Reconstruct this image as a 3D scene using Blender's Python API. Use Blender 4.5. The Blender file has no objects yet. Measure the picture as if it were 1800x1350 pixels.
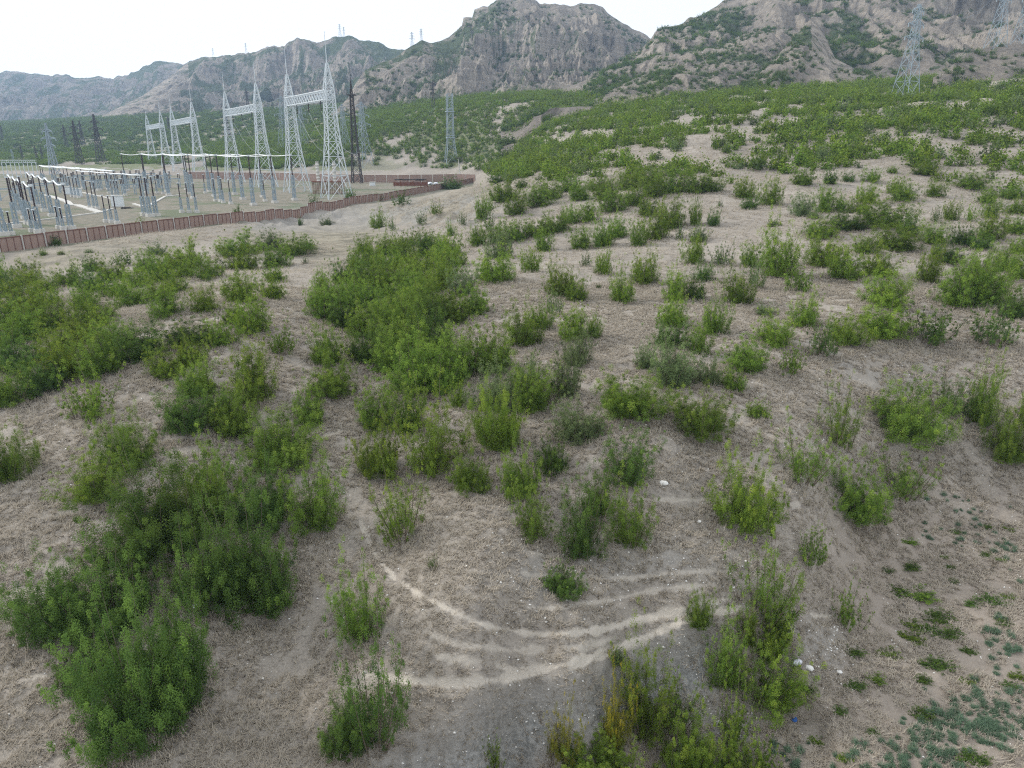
import bpy, math, random
import numpy as np
from mathutils import Vector

# ------------------------------------------------------------------ camera, sky, sun, exposure
S = bpy.context.scene
C = S.collection
ZC = 20.0                       # camera height above world zero
PITCH = math.radians(18.3)
F = 1248.0                      # focal length in pixels of the 1800 x 1350 photograph
cd = bpy.data.cameras.new("camera"); cam = bpy.data.objects.new("camera", cd); C.objects.link(cam)
cam.location = (0, 0, ZC); cam.rotation_euler = (math.pi/2 - PITCH, 0, 0)
cd.sensor_width = 36.0; cd.lens = 36.0*F/1800.0; cd.clip_start = 0.5; cd.clip_end = 12000
S.camera = cam

SUN_EL, SUN_AZ = math.radians(32), math.radians(-70)     # azimuth from +Y, negative = left
w = bpy.data.worlds.new("World"); S.world = w; w.use_nodes = True
nt = w.node_tree; nt.nodes.clear()
sky = nt.nodes.new("ShaderNodeTexSky"); sky.sky_type = 'NISHITA'; sky.sun_disc = False
sky.sun_elevation = SUN_EL; sky.sun_rotation = SUN_AZ; sky.dust_density = 4.0; sky.air_density = 1.0
mx = nt.nodes.new("ShaderNodeMix"); mx.data_type = 'RGBA'; mx.inputs[0].default_value = 0.88
mx.inputs[7].default_value = (10.6, 10.7, 10.7, 1)       # thin bright cloud veil
nt.links.new(sky.outputs[0], mx.inputs[6])
bg = nt.nodes.new("ShaderNodeBackground"); bg.inputs[1].default_value = 0.126
nt.links.new(mx.outputs[2], bg.inputs[0])
wo = nt.nodes.new("ShaderNodeOutputWorld"); nt.links.new(bg.outputs[0], wo.inputs[0])

sd = bpy.data.lights.new("sun", 'SUN'); sd.energy = 3.0; sd.angle = math.radians(10); sd.color = (1, .95, .88)
so = bpy.data.objects.new("sun", sd); C.objects.link(so); so.location = (-40, 40, 120)
sv = Vector((math.sin(SUN_AZ)*math.cos(SUN_EL), math.cos(SUN_AZ)*math.cos(SUN_EL), math.sin(SUN_EL)))
so.rotation_euler = sv.to_track_quat('Z', 'Y').to_euler()

S.view_settings.view_transform = 'Standard'; S.view_settings.look = 'None'
S.view_settings.exposure = 0.22; S.view_settings.gamma = 1.0
S.cycles.max_bounces = 5; S.cycles.diffuse_bounces = 3; S.cycles.transmission_bounces = 3
S.cycles.volume_bounces = 0; S.cycles.use_denoising = False
S.cycles.use_light_tree = False; S.cycles.pixel_filter_type = 'BLACKMAN_HARRIS'; S.cycles.filter_width = 1.15

rng = np.random.default_rng(7); random.seed(7)

# ------------------------------------------------------------------ projection helpers
cp, sp = math.cos(PITCH), math.sin(PITCH)
def tv(v):
    q = (675.0 - np.asarray(v, float))/F
    return (-sp + q*cp)/(cp + q*sp)
def av(u, v):
    q = (675.0 - np.asarray(v, float))/F
    return ((np.asarray(u, float) - 900.0)/F)/(cp + q*sp)
def vt(t):                      # rise over run -> picture row
    t = np.asarray(t, float); q = (t*cp + sp)/(cp - t*sp); return 675.0 - q*F
def proj(x, y, z):
    d = y*cp - (z - ZC)*sp; up = y*sp + (z - ZC)*cp
    return 900 + F*x/d, 675 - F*up/d, d
def at(u, v, Y):
    return (float(av(u, v))*Y, Y, float(tv(v))*Y + ZC)

# ------------------------------------------------------------------ noise
def _h(ix, iy, s):
    n = (ix.astype(np.int64)*374761393 + iy.astype(np.int64)*668265263 + s*974711) & 0xffffffff
    n = ((n ^ (n >> 13))*1274126177) & 0xffffffff
    n = (n ^ (n >> 16)) & 0xffffff
    return n/float(0xffffff)
def noise(x, y, s=0):
    x = np.asarray(x, float); y = np.asarray(y, float)
    ix = np.floor(x); iy = np.floor(y); fx = x-ix; fy = y-iy
    fx = fx*fx*fx*(fx*(fx*6-15)+10); fy = fy*fy*fy*(fy*(fy*6-15)+10)
    a = _h(ix, iy, s); b = _h(ix+1, iy, s); c = _h(ix, iy+1, s); d = _h(ix+1, iy+1, s)
    return (a*(1-fx)+b*fx)*(1-fy) + (c*(1-fx)+d*fx)*fy
def fbm(x, y, o=4, s=0, g=.5):
    r = 0; A = 1; T = 0
    for i in range(o):
        r = r + A*noise(x*2**i+17.3*i, y*2**i-9.1*i, s+i); T += A; A *= g
    return r/T
def ridged(x, y, o=5, s=0, g=.5):
    r = 0; A = 1; T = 0
    for i in range(o):
        n = 1-np.abs(2*noise(x*2**i+7.7*i, y*2**i+3.1*i, s+i)-1); r = r + A*n*n; T += A; A *= g
    return r/T
def sstep(a, b, x):
    t = np.clip((x-a)/(b-a), 0, 1); return t*t*(3-2*t)
def inpoly(u, v, P):
    u = np.asarray(u); v = np.asarray(v); r = np.zeros(np.broadcast(u, v).shape, bool); n = len(P)
    for i in range(n):
        (x0, y0), (x1, y1) = P[i], P[(i+1) % n]
        if y0 == y1: continue
        c = ((y0 > v) != (y1 > v)) & (u < (x1-x0)*(v-y0)/(y1-y0)+x0); r ^= c
    return r

# ------------------------------------------------------------------ object helpers
def tag(o, label, cat, group=None):
    o['label'] = label; o['category'] = cat
    if group: o['group'] = group
    return o
def empty(name, loc, label, cat, group=None, rz=0):
    o = bpy.data.objects.new(name, None); C.objects.link(o); o.location = loc; o.rotation_euler = (0, 0, rz)
    o.empty_display_size = .3
    return tag(o, label, cat, group)
def link(name, me, parent=None):
    o = bpy.data.objects.new(name, me); C.objects.link(o)
    if parent is not None: o.parent = parent
    return o
def np_mesh(name, V, Q, mats=(), tri=False, smooth=False):
    V = np.ascontiguousarray(V, np.float32); Q = np.ascontiguousarray(Q, np.int32); k = Q.shape[1]
    me = bpy.data.meshes.new(name); me.vertices.add(len(V)); me.vertices.foreach_set("co", V.ravel())
    me.loops.add(Q.size); me.loops.foreach_set("vertex_index", Q.ravel())
    me.polygons.add(len(Q)); me.polygons.foreach_set("loop_start", np.arange(0, Q.size, k, dtype=np.int32))
    me.update(calc_edges=True)
    if smooth: me.polygons.foreach_set("use_smooth", np.ones(len(Q), bool))
    for m in mats: me.materials.append(m)
    return me
def fattr(me, name, arr, dom='POINT'):
    a = me.attributes.new(name, 'FLOAT', dom); a.data.foreach_set("value", np.ascontiguousarray(arr, np.float32).ravel())

class MB:
    def __init__(s): s.v = []; s.f = []
    def bar(s, p, q, r=.06, r2=None):
        p = Vector(p); q = Vector(q); d = q-p
        if d.length < 1e-6: return
        d.normalize(); a = d.cross(Vector((0, 0, 1)))
        if a.length < .05: a = Vector((1, 0, 0))
        a.normalize(); b = d.cross(a); r2 = r if r2 is None else r2; n = len(s.v)
        for c, R in ((p, r), (q, r2)):
            for i, j in ((-1, -1), (1, -1), (1, 1), (-1, 1)): s.v.append(tuple(c + a*(i*R) + b*(j*R)))
        for k in range(4): s.f.append((n+k, n+(k+1) % 4, n+4+(k+1) % 4, n+4+k))
        s.f.append((n+3, n+2, n+1, n)); s.f.append((n+4, n+5, n+6, n+7))
    def box(s, c, sz, rz=0):
        cx, cy, cz = c; X, Y, Z = [k/2 for k in sz]; cr, sr = math.cos(rz), math.sin(rz); n = len(s.v)
        for z in (-Z, Z):
            for x, y in ((-X, -Y), (X, -Y), (X, Y), (-X, Y)): s.v.append((cx+x*cr-y*sr, cy+x*sr+y*cr, cz+z))
        s.f += [(n, n+3, n+2, n+1), (n+4, n+5, n+6, n+7)] + [(n+k, n+(k+1) % 4, n+4+(k+1) % 4, n+4+k) for k in range(4)]
    def tube(s, pts, r, n=6):
        pts = [Vector(p) for p in pts]; R = r if isinstance(r, (list, tuple)) else [r]*len(pts); base = len(s.v)
        for i, p in enumerate(pts):
            d = (pts[min(i+1, len(pts)-1)]-pts[max(i-1, 0)]).normalized()
            a = d.cross(Vector((0, 0, 1)))
            if a.length < .05: a = Vector((1, 0, 0))
            a.normalize(); b = d.cross(a)
            for k in range(n):
                t = 2*math.pi*k/n; s.v.append(tuple(p + (a*math.cos(t)+b*math.sin(t))*R[i]))
        for i in range(len(pts)-1):
            for k in range(n): s.f.append((base+i*n+k, base+i*n+(k+1) % n, base+(i+1)*n+(k+1) % n, base+(i+1)*n+k))
        s.f.append(tuple(base+k for k in range(n))[::-1]); s.f.append(tuple(base+(len(pts)-1)*n+k for k in range(n)))
    def mesh(s, name, mat):
        me = bpy.data.meshes.new(name); me.from_pydata(s.v, [], s.f); me.update(); me.materials.append(mat); return me
    def build(s, name, mat, parent=None): return link(name, s.mesh(name, mat), parent)

# ------------------------------------------------------------------ materials
def mat(name): 
    m = bpy.data.materials.new(name); m.use_nodes = True; m.node_tree.nodes.clear(); return m, m.node_tree
def N(t, ty, **k):
    n = t.nodes.new(ty)
    for a, b in k.items(): setattr(n, a, b)
    return n
def setin(t, sock, val):
    if isinstance(val, bpy.types.NodeSocket): t.links.new(val, sock)
    else: sock.default_value = val
def mixc(t, f, a, b, mode='MIX'):
    n = N(t, "ShaderNodeMix", data_type='RGBA', blend_type=mode); n.clamp_factor = True
    setin(t, n.inputs[0], f); 
    for i, c in ((6, a), (7, b)):
        setin(t, n.inputs[i], c if isinstance(c, bpy.types.NodeSocket) else (c[0], c[1], c[2], 1))
    return n.outputs[2]
def math_(t, op, a, b=0.0, clamp=False):
    n = N(t, "ShaderNodeMath", operation=op, use_clamp=clamp); setin(t, n.inputs[0], a); setin(t, n.inputs[1], b); return n.outputs[0]
def ramp(t, x, a, b):
    n = N(t, "ShaderNodeMapRange"); n.interpolation_type = 'SMOOTHSTEP'; setin(t, n.inputs[0], x)
    n.inputs[1].default_value = a; n.inputs[2].default_value = b; return n.outputs[0]
def noi(t, vec, sc, det=3, rough=.55, dist=0):
    n = N(t, "ShaderNodeTexNoise"); n.inputs['Scale'].default_value = sc; n.inputs['Detail'].default_value = det
    n.inputs['Roughness'].default_value = rough; n.inputs['Distortion'].default_value = dist
    t.links.new(vec, n.inputs['Vector']); return n.outputs[0]
def attr(t, name): return N(t, "ShaderNodeAttribute", attribute_name=name).outputs['Fac']
def objvec(t): return N(t, "ShaderNodeTexCoord").outputs['Object']
def surf(m, t, col, rough=.9, bump=None, bs=.3, bd=.05, metal=0, spec=.2):
    p = N(t, "ShaderNodeBsdfPrincipled"); setin(t, p.inputs['Base Color'], col if isinstance(col, bpy.types.NodeSocket) else (*col, 1))
    setin(t, p.inputs['Roughness'], rough); p.inputs['Metallic'].default_value = metal; p.inputs['Specular IOR Level'].default_value = spec
    if bump is not None:
        b = N(t, "ShaderNodeBump"); b.inputs['Strength'].default_value = bs; b.inputs['Distance'].default_value = bd
        t.links.new(bump, b.inputs['Height']); t.links.new(b.outputs[0], p.inputs['Normal'])
    o = N(t, "ShaderNodeOutputMaterial"); t.links.new(p.outputs[0], o.inputs[0]); return m

def simple(name, col, var=.25, sc=2.0, rough=.7, metal=0):
    m, t = mat(name); n = noi(t, objvec(t), sc, 4)
    lo = tuple(c*(1-var) for c in col); hi = tuple(min(1, c*(1+var)) for c in col)
    return surf(m, t, mixc(t, n, lo, hi), rough, metal=metal)

M_white = simple("galvanised_white_steel", (.52, .57, .60), .18, 1.5, .55)
M_blue = simple("weathered_blue_steel", (.27, .33, .37), .2, 1.5, .6)
M_dark = simple("dark_rusty_steel", (.055, .05, .05), .4, 1.2, .8)
M_brown = simple("brown_steel", (.16, .07, .05), .35, 1.0, .8)
M_insul = simple("dark_glazed_porcelain", (.035, .025, .03), .4, 3, .4)
M_conc = simple("pale_concrete", (.50, .49, .46), .25, .8, .9)
M_pipe = simple("white_tube", (.72, .75, .77), .1, 1, .4)
M_cab = simple("white_painted_cabinet", (.62, .66, .68), .1, 2, .5)
M_stone = simple("white_stone", (.68, .67, .64), .35, 7, .9)
M_lit = simple("white_plastic", (.62, .64, .70), .1, 5, .5)
M_litb = simple("blue_plastic", (.02, .10, .35), .2, 5, .5)
M_red = simple("red_paint", (.45, .05, .05), .2, 3, .6)

def fence_mat():
    m, t = mat("rusty_red_fence_panel"); v = objvec(t); n = noi(t, v, .6, 5); n2 = noi(t, v, 3.5, 4)
    c = mixc(t, n, (.265, .19, .16), (.375, .29, .25)); c = mixc(t, math_(t, 'MULTIPLY', n2, .5), c, (.22, .12, .095))
    return surf(m, t, c, .85)
M_fence = fence_mat()
M_frame = simple("dark_red_frame", (.165, .085, .07), .3, 2, .8)

def ground_mat():
    m, t = mat("dry_hillside"); v = objvec(t)
    big = noi(t, v, .09, 4); mid = noi(t, v, .7, 5, .6); fine = noi(t, v, 4.5, 6, .7); tuft = noi(t, v, 14, 4, .65)
    c = mixc(t, ramp(t, big, .35, .65), (.248, .224, .194), (.316, .286, .248))
    c = mixc(t, math_(t, 'MULTIPLY', ramp(t, mid, .42, .7), .4), c, (.375, .338, .295))
    m2 = noi(t, v, 1.7, 5, .65)
    c = mixc(t, math_(t, 'MULTIPLY', ramp(t, m2, .50, .70), .55), c, (.125, .113, .102))
    c = mixc(t, math_(t, 'MULTIPLY', ramp(t, fine, .50, .70), .62), c, (.10, .09, .082))
    c = mixc(t, math_(t, 'MULTIPLY', ramp(t, tuft, .54, .70), .6), c, (.48, .43, .37))
    c = mixc(t, math_(t, 'MULTIPLY', attr(t, 'meadow'), .8), c, mixc(t, ramp(t, noi(t, v, .42, 6, .7), .38, .62), (.125, .118, .088), (.275, .25, .19)))
    c = mixc(t, math_(t, 'MULTIPLY', attr(t, 'warm'), .6), c, mixc(t, fine, (.195, .168, .142), (.325, .272, .226)))
    yard = mixc(t, ramp(t, mid, .35, .65), (.165, .163, .130), (.245, .218, .178)); yard = mixc(t, ramp(t, big, .5, .62), yard, (.14, .158, .105))
    c = mixc(t, attr(t, 'yard'), c, yard)
    g = mixc(t, ramp(t, fine, .35, .65), (.165, .168, .162), (.33, .328, .315)); g = mixc(t, ramp(t, tuft, .6, .7), g, (.42, .42, .40))
    c = mixc(t, attr(t, 'gravel'), c, g)
    c = mixc(t, attr(t, 'under'), c, mixc(t, ramp(t, mid, .35, .65), (.085, .115, .04), (.135, .17, .06)))
    pf = math_(t, 'MULTIPLY', attr(t, 'path'), ramp(t, math_(t, 'ADD', fine, attr(t, 'path')), .45, .85))
    c = mixc(t, pf, c, mixc(t, fine, (.40, .365, .315), (.54, .495, .43)))
    h = math_(t, 'ADD', math_(t, 'MULTIPLY', fine, .7), math_(t, 'MULTIPLY', tuft, .5))
    return surf(m, t, c, .95, h, .9, .09, spec=.05)
M_ground = ground_mat()

def hill_mat():
    m, t = mat("mountain_rock_and_scrub"); v = objvec(t)
    big = noi(t, v, .006, 5); mid = noi(t, v, .03, 6, .65); fine = noi(t, v, .2, 6, .72)
    sep = N(t, "ShaderNodeSeparateXYZ"); t.links.new(v, sep.inputs[0])
    st = N(t, "ShaderNodeCombineXYZ"); t.links.new(math_(t, 'MULTIPLY', sep.outputs[0], .02), st.inputs[0])
    t.links.new(math_(t, 'MULTIPLY', sep.outputs[1], .02), st.inputs[1]); t.links.new(sep.outputs[2], st.inputs[2])
    strata = noi(t, st.outputs[0], .22, 4, .7)
    cr = N(t, "ShaderNodeCombineXYZ"); t.links.new(sep.outputs[0], cr.inputs[0]); t.links.new(sep.outputs[1], cr.inputs[1])
    t.links.new(math_(t, 'MULTIPLY', sep.outputs[2], .12), cr.inputs[2]); crack = noi(t, cr.outputs[0], .07, 5, .65)
    soil = mixc(t, ramp(t, math_(t, 'ADD', math_(t, 'MULTIPLY', mid, .6), math_(t, 'MULTIPLY', fine, .4)), .38, .62), (.16, .145, .128), (.29, .256, .216))
    rock = mixc(t, ramp(t, strata, .25, .75), (.215, .192, .165), (.42, .37, .31)); rock = mixc(t, math_(t, 'MULTIPLY', ramp(t, crack, .48, .64), .8), rock, (.09, .085, .08))
    c = mixc(t, attr(t, 'rock'), soil, rock)
    vo = N(t, "ShaderNodeTexVoronoi"); vo.inputs['Scale'].default_value = .16; t.links.new(v, vo.inputs['Vector'])
    dots = ramp(t, vo.outputs['Distance'], .42, .26)
    sel = N(t, "ShaderNodeSeparateColor"); t.links.new(vo.outputs['Color'], sel.inputs[0])
    vg = attr(t, 'veg'); keep = ramp(t, math_(t, 'SUBTRACT', math_(t, 'ADD', vg, .12), sel.outputs[0]), -.02, .05)
    bush = mixc(t, fine, (.04, .06, .03), (.08, .105, .045))
    c = mixc(t, math_(t, 'MULTIPLY', math_(t, 'MULTIPLY', dots, keep), .9), c, bush)
    cover = ramp(t, math_(t, 'ADD', math_(t, 'MULTIPLY', vg, .8), math_(t, 'MULTIPLY', fine, .7)), .72, .98)
    c = mixc(t, cover, c, mixc(t, ramp(t, fine, .35, .65), (.045, .065, .035), (.09, .115, .055)))
    return surf(m, t, c, .95, math_(t, 'ADD', fine, math_(t, 'MULTIPLY', crack, .6)), .9, 4.5, spec=.05)
M_hill = hill_mat()

def leaf_mat(name, lo, hi, tip):
    m, t = mat(name); lv = attr(t, 'lv'); tp = attr(t, 'tip'); r = N(t, "ShaderNodeObjectInfo").outputs['Random']
    c = mixc(t, lv, lo, hi); c = mixc(t, math_(t, 'MULTIPLY', tp, .75), c, tip)
    hs = N(t, "ShaderNodeHueSaturation"); t.links.new(c, hs.inputs['Color'])
    setin(t, hs.inputs['Value'], math_(t, 'ADD', math_(t, 'MULTIPLY', r, .36), .80)); setin(t, hs.inputs['Hue'], math_(t, 'ADD', math_(t, 'MULTIPLY', r, .014), .496))
    d = N(t, "ShaderNodeBsdfDiffuse"); t.links.new(hs.outputs[0], d.inputs[0])
    tr = N(t, "ShaderNodeBsdfTranslucent"); t.links.new(hs.outputs[0], tr.inputs[0])
    s = N(t, "ShaderNodeMixShader"); s.inputs[0].default_value = .36; t.links.new(d.outputs[0], s.inputs[1]); t.links.new(tr.outputs[0], s.inputs[2])
    o = N(t, "ShaderNodeOutputMaterial"); t.links.new(s.outputs[0], o.inputs[0]); return m
LEAF = {'g': leaf_mat("leaf_green", (0.060, 0.109, 0.022), (0.204, 0.303, 0.051), (0.299, 0.384, 0.064)),
        'y': leaf_mat("leaf_yellow_green", (0.069, 0.122, 0.022), (0.236, 0.337, 0.051), (0.341, 0.406, 0.061)),
        'd': leaf_mat("leaf_deep_green", (0.038, 0.077, 0.022), (0.132, 0.208, 0.047), (0.193, 0.288, 0.053)),
        's': leaf_mat("leaf_grey_green", (0.079, 0.113, 0.049), (0.202, 0.266, 0.112), (0.246, 0.310, 0.117)),
        'o': leaf_mat("leaf_autumn", (0.119, 0.140, 0.024), (0.295, 0.295, 0.042), (0.534, 0.418, 0.046)),
        't': leaf_mat("leaf_teal_weed", (.11, .19, .125), (.20, .29, .19), (.26, .34, .22)),
        'b': leaf_mat("dry_straw", (.33, .295, .245), (.54, .485, .405), (.60, .54, .45))}
M_stem = simple("grey_brown_bark", (.13, .105, .085), .3, 6, .9)

# ------------------------------------------------------------------ terrain: control points (u, v, forward distance)
CP = """
0 1350 16;300 1350 16.4;600 1350 17;760 1345 17.6;900 1345 18.6;1150 1345 18.9;1500 1350 18.8;1800 1350 18.8
1800 1100 25.8;1800 900 34;1500 1100 25.4;1500 950 30.6;1300 1062 24;1200 1092 22.7;1000 1172 20.1;850 1197 19.5;720 1197 19.4
1150 1255 20.6;930 1290 19.1;1300 1250 21;1000 1000 24.4;1000 900 27.6;900 850 28.6;1050 800 30.3;1250 900 28.4;700 950 26.4;1400 850 30.6
560 1000 25.4;500 1150 21.6;600 850 30.2;640 740 35.8;700 600 47.6;720 470 76
300 1000 24;150 850 29;0 1000 24;0 800 31.4;0 700 37.4;300 650 39.5;450 550 49.3;0 550 57;0 470 87;300 480 78;450 465 84
0 445 94;250 410 118;450 386 142;700 346 204;830 319 298;550 430 104;600 403 140;560 392 147;600 371 166;680 378 150
1300 700 36.8;1500 640 43;1800 640 44;1200 600 45;1200 500 62;1200 400 88;1250 340 110;1400 300 128;1600 420 76;1700 500 60;1700 350 98;1700 250 138;1700 180 190
1590 172 240;1800 150 250;1300 200 215;1300 165 330;1100 260 175;1100 200 290;950 300 170;950 230 290;900 195 420;800 210 450
880 350 128;780 395 120;1000 430 85;900 500 62;830 600 46.4;1000 650 41;1000 720 35
800 286 370;620 321 282;650 290 400;838 318 299;770 333 245;600 270 420;400 250 620;200 232 820;0 260 700;0 222 1100;300 205 1000;600 200 700;400 302 400;200 300 420;0 305 400;200 330 245;120 380 152;350 320 265;500 340 220
-500 1350 16;-500 900 27;-500 700 38;-500 470 95;-500 320 400;-500 230 1100;2300 1350 19;2300 900 34;2300 700 40;2300 400 88;2300 220 170;2300 130 300
0 214 2600;500 200 2600;900 180 2600;1400 150 2600;1800 140 2600;-500 214 2600;2300 130 2600;1500 155 500;1800 135 500;1200 180 500
"""
pts = np.array([[float(k) for k in p.split()] for p in CP.replace("\n", ";").split(";") if p.strip()])
pa = av(pts[:, 0], pts[:, 1]); pl = np.log(pts[:, 2]); pt = tv(pts[:, 1])
SA = 1.7
def tps_phi(r2): return .5*r2*np.log(r2+1e-12)
def tps_fit(a, l, t, lam=2e-4):
    n = len(a); X = np.stack([a*SA, l], 1); D = ((X[:, None]-X[None])**2).sum(-1)
    A = np.zeros((n+3, n+3)); A[:n, :n] = tps_phi(D)+lam*np.eye(n); P = np.c_[np.ones(n), X]; A[:n, n:] = P; A[n:, :n] = P.T
    return X, np.linalg.solve(A, np.r_[t, 0, 0, 0])
TX, TW = tps_fit(pa, pl, pt)
def tps(a, l):
    sh = a.shape; Q = np.stack([a.ravel()*SA, l.ravel()], 1); out = np.empty(len(Q)); n = len(TX)
    for i in range(0, len(Q), 60000):
        q = Q[i:i+60000]; D = ((q[:, None]-TX[None])**2).sum(-1); out[i:i+60000] = tps_phi(D)@TW[:n] + TW[n] + q@TW[n+1:]
    return out.reshape(sh)

NA = 900
AG = np.linspace(-1.25, 1.25, NA)
LG = np.r_[np.arange(math.log(7), math.log(100), .0042), np.arange(math.log(100), math.log(2700), .0085)]
NL = len(LG)
ca, cl = np.meshgrid(np.linspace(-1.25, 1.25, 226), np.linspace(LG[0], LG[-1], 330))
cT = tps(ca, cl)
def bil(G, fi, fj):
    i = np.clip(np.floor(fi).astype(int), 0, G.shape[0]-2); j = np.clip(np.floor(fj).astype(int), 0, G.shape[1]-2)
    x = fi-i; y = fj-j
    return (G[i, j]*(1-y)+G[i, j+1]*y)*(1-x)+(G[i+1, j]*(1-y)+G[i+1, j+1]*y)*x
AA, LL = np.meshgrid(AG, LG)
T0 = bil(cT, (LL-LG[0])/(LG[-1]-LG[0])*329, (AA+1.25)/2.5*225)
YY = np.exp(LL); XX = AA*YY
Z = T0*YY
near = 1-sstep(60, 140, YY)
yardz = inpoly(900+F*AA*YY/(YY*cp-Z*sp), vt(T0), [(-600, 475), (0, 447), (250, 414), (450, 389), (700, 350), (840, 324), (840, 313), (640, 316), (300, 306), (-600, 300)])
relief = (fbm(XX/14, YY/14, 3, 3)-.5)*np.interp(YY, [10, 40, 90, 220, 600], [.35, .9, 1.5, 1.8, 2.2])
relief = relief + (ridged(XX/30+3, YY/30, 3, 31)-.5)*np.interp(YY, [40, 90, 200, 500, 1200], [0, .7, 2.0, 2.4, 3.0])*(.25+.75*sstep(-.25, .05, AA))
yk = np.clip(yardz.astype(float), 0, 1)
for ax in (0, 1):
    acc = sum(np.roll(yk, k, ax) for k in range(-4, 5))/9; yk = np.maximum(yk, acc)
yk = np.where(YY < 460, yk, 0); Z = Z*(1-yk) + yk*(7.0-ZC)
Z = Z + (1-yk)*relief
Z = Z + (fbm(XX/1.8, YY/1.8, 3, 11)-.5)*.30*near + (fbm(XX/.35, YY/.35, 2, 21)-.5)*.10*(1-sstep(35, 70, YY))
slope_zone = near*(1-yardz)
Z = Z + .045*np.sin((Z+1.2*fbm(XX/5, YY/5, 3, 41))*2*math.pi/.42)*(1-sstep(25, 70, YY))      # cattle terracettes following the contours
TT = Z/YY
def ground_t(a, l):
    fi = np.interp(l, LG, np.arange(NL)); fj = (np.asarray(a)+1.25)/2.5*(NA-1); return bil(TT, fi, fj)
def gz(x, y):
    x = np.asarray(x, float); y = np.maximum(np.asarray(y, float), 7.01)
    return ground_t(x/y, np.log(y))*y + ZC
def cast(u, v, ymin=8):
    """first terrain point seen along the ray through picture point (u, v)"""
    u = np.atleast_1d(np.asarray(u, float)); v = np.atleast_1d(np.asarray(v, float))
    a = av(u, v); t = tv(v); out = np.full((len(u), 3), np.nan); ls = np.linspace(math.log(ymin), LG[-1], 2600)
    for k in range(len(u)):
        g = ground_t(np.full(ls.shape, np.clip(a[k], -1.24, 1.24)), ls)
        h = np.nonzero(g >= t[k])[0]
        i = h[0] if len(h) else len(ls)-1
        if i > 0 and len(h):
            f = (t[k]-g[i-1])/max(1e-9, (g[i]-g[i-1])-(0)); f = min(max(f, 0), 1); l = ls[i-1]+(ls[i]-ls[i-1])*f
        else: l = ls[i]
        y = math.exp(l); out[k] = (a[k]*y, y, gz(a[k]*y, y))
    return out

# paths trodden along the contours
PATHS = [([(600, 1160), (640, 1180), (715, 1193), (800, 1198), (870, 1192), (930, 1177), (1000, 1165), (1060, 1148), (1130, 1120), (1190, 1095), (1215, 1080), (1290, 1068), (1340, 1060)], .20, 1),
         ([(615, 880), (640, 930), (655, 965), (690, 1012), (760, 1055), (830, 1088), (880, 1103), (960, 1113), (1050, 1105), (1120, 1087), (1190, 1072), (1250, 1055), (1300, 1045)], .18, .8),
         ([(735, 1143), (800, 1155), (850, 1160), (900, 1172), (930, 1178)], .17, .75),
         ([(880, 1002), (930, 1008), (1000, 1012), (1100, 1015), (1200, 1005), (1290, 998)], .2, .5),
         ([(1385, 1073), (1440, 1080), (1490, 1085)], .22, .75), ([(0, 1196), (60, 1188), (110, 1178), (150, 1160)], .2, .6),
         ([(1398, 670), (1405, 700), (1404, 735), (1408, 765)], .2, .55), ([(1080, 872), (1180, 878), (1250, 878), (1330, 884), (1440, 885)], .16, .45),
         ([(235, 777), (300, 771), (360, 764), (430, 762)], .18, .5), ([(540, 775), (600, 757), (650, 750)], .2, .5), ([(1050, 545), (1065, 560), (1075, 580)], .2, .5),
         ([(620, 1010), (600, 1090), (560, 1180), (500, 1290)], .15, .25),
         ([(860, 1058), (960, 1068), (1060, 1055), (1160, 1035), (1280, 1022)], .15, .6), ([(720, 1100), (800, 1128), (900, 1142), (1020, 1135), (1100, 1112)], .14, .55), ([(900, 960), (960, 975), (1010, 990)], .14, .5),          ([(690, 880), (760, 905), (860, 915), (960, 985)], .11, .26), ([(60, 960), (150, 945), (230, 930)], .13, .3), ([(30, 900), (110, 905), (180, 890)], .12, .28)]
pathw = np.zeros_like(Z); benchz = np.zeros_like(Z)
sel = (YY < 75); iy, ix = np.nonzero(sel); PXs, PYs = XX[sel], YY[sel]
for P, wid, st in PATHS:
    uv = []
    for (u0, v0), (u1, v1) in zip(P[:-1], P[1:]):
        n = max(2, int(math.hypot(u1-u0, v1-v0)/12))
        for k in range(n): uv.append((u0+(u1-u0)*k/n, v0+(v1-v0)*k/n))
    uv.append(P[-1]); W = cast([p[0] for p in uv], [p[1] for p in uv])[:, :2]
    nW = len(W); d = np.full(PXs.shape, 99.0); lo = W.min(0)-1.5; hi = W.max(0)+1.5
    box = (PXs > lo[0]) & (PXs < hi[0]) & (PYs > lo[1]) & (PYs < hi[1]); bx, by = PXs[box], PYs[box]; dd = np.full(bx.shape, 99.0)
    for kq, (p, q) in enumerate(zip(W[:-1], W[1:])):
        e = q-p; tt = np.clip(((bx-p[0])*e[0]+(by-p[1])*e[1])/max(e@e, 1e-9), 0, 1)
        dd = np.minimum(dd, np.hypot(bx-p[0]-tt*e[0], by-p[1]-tt*e[1]) + .16*max(0, 1-min(kq, nW-2-kq)/3.0))
    dd = dd + (fbm(bx*1.3, by*1.3, 3, 51)-.5)*.24; d[box] = dd
    wv = min(1, st*1.1)*(1-sstep(wid*.30, wid*.62, d)); pathw[sel] = np.maximum(pathw[sel], wv)
    benchz[sel] -= .10*st*np.exp(-(d/(wid*1.2))**2)
Z = Z + benchz; TT = Z/YY
UU, VV, DD = proj(XX, YY, Z+ZC)
wob = (fbm(XX/2.5, YY/2.5, 3, 61)-.5)
UW = UU + wob*60; VW = VV + wob*50
def blur(A, n):
    for ax in (0, 1):
        k = np.cumsum(np.concatenate([np.repeat(A.take([0], ax), n+1, ax), A, np.repeat(A.take([-1], ax), n, ax)], ax), ax); m = A.shape[ax]
        A = (k.take(range(2*n+1, 2*n+1+m), ax)-k.take(range(0, m), ax))/(2*n+1)
    return A
def soft(P): return blur(inpoly(UW, VW, P).astype(float), 7)
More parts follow.
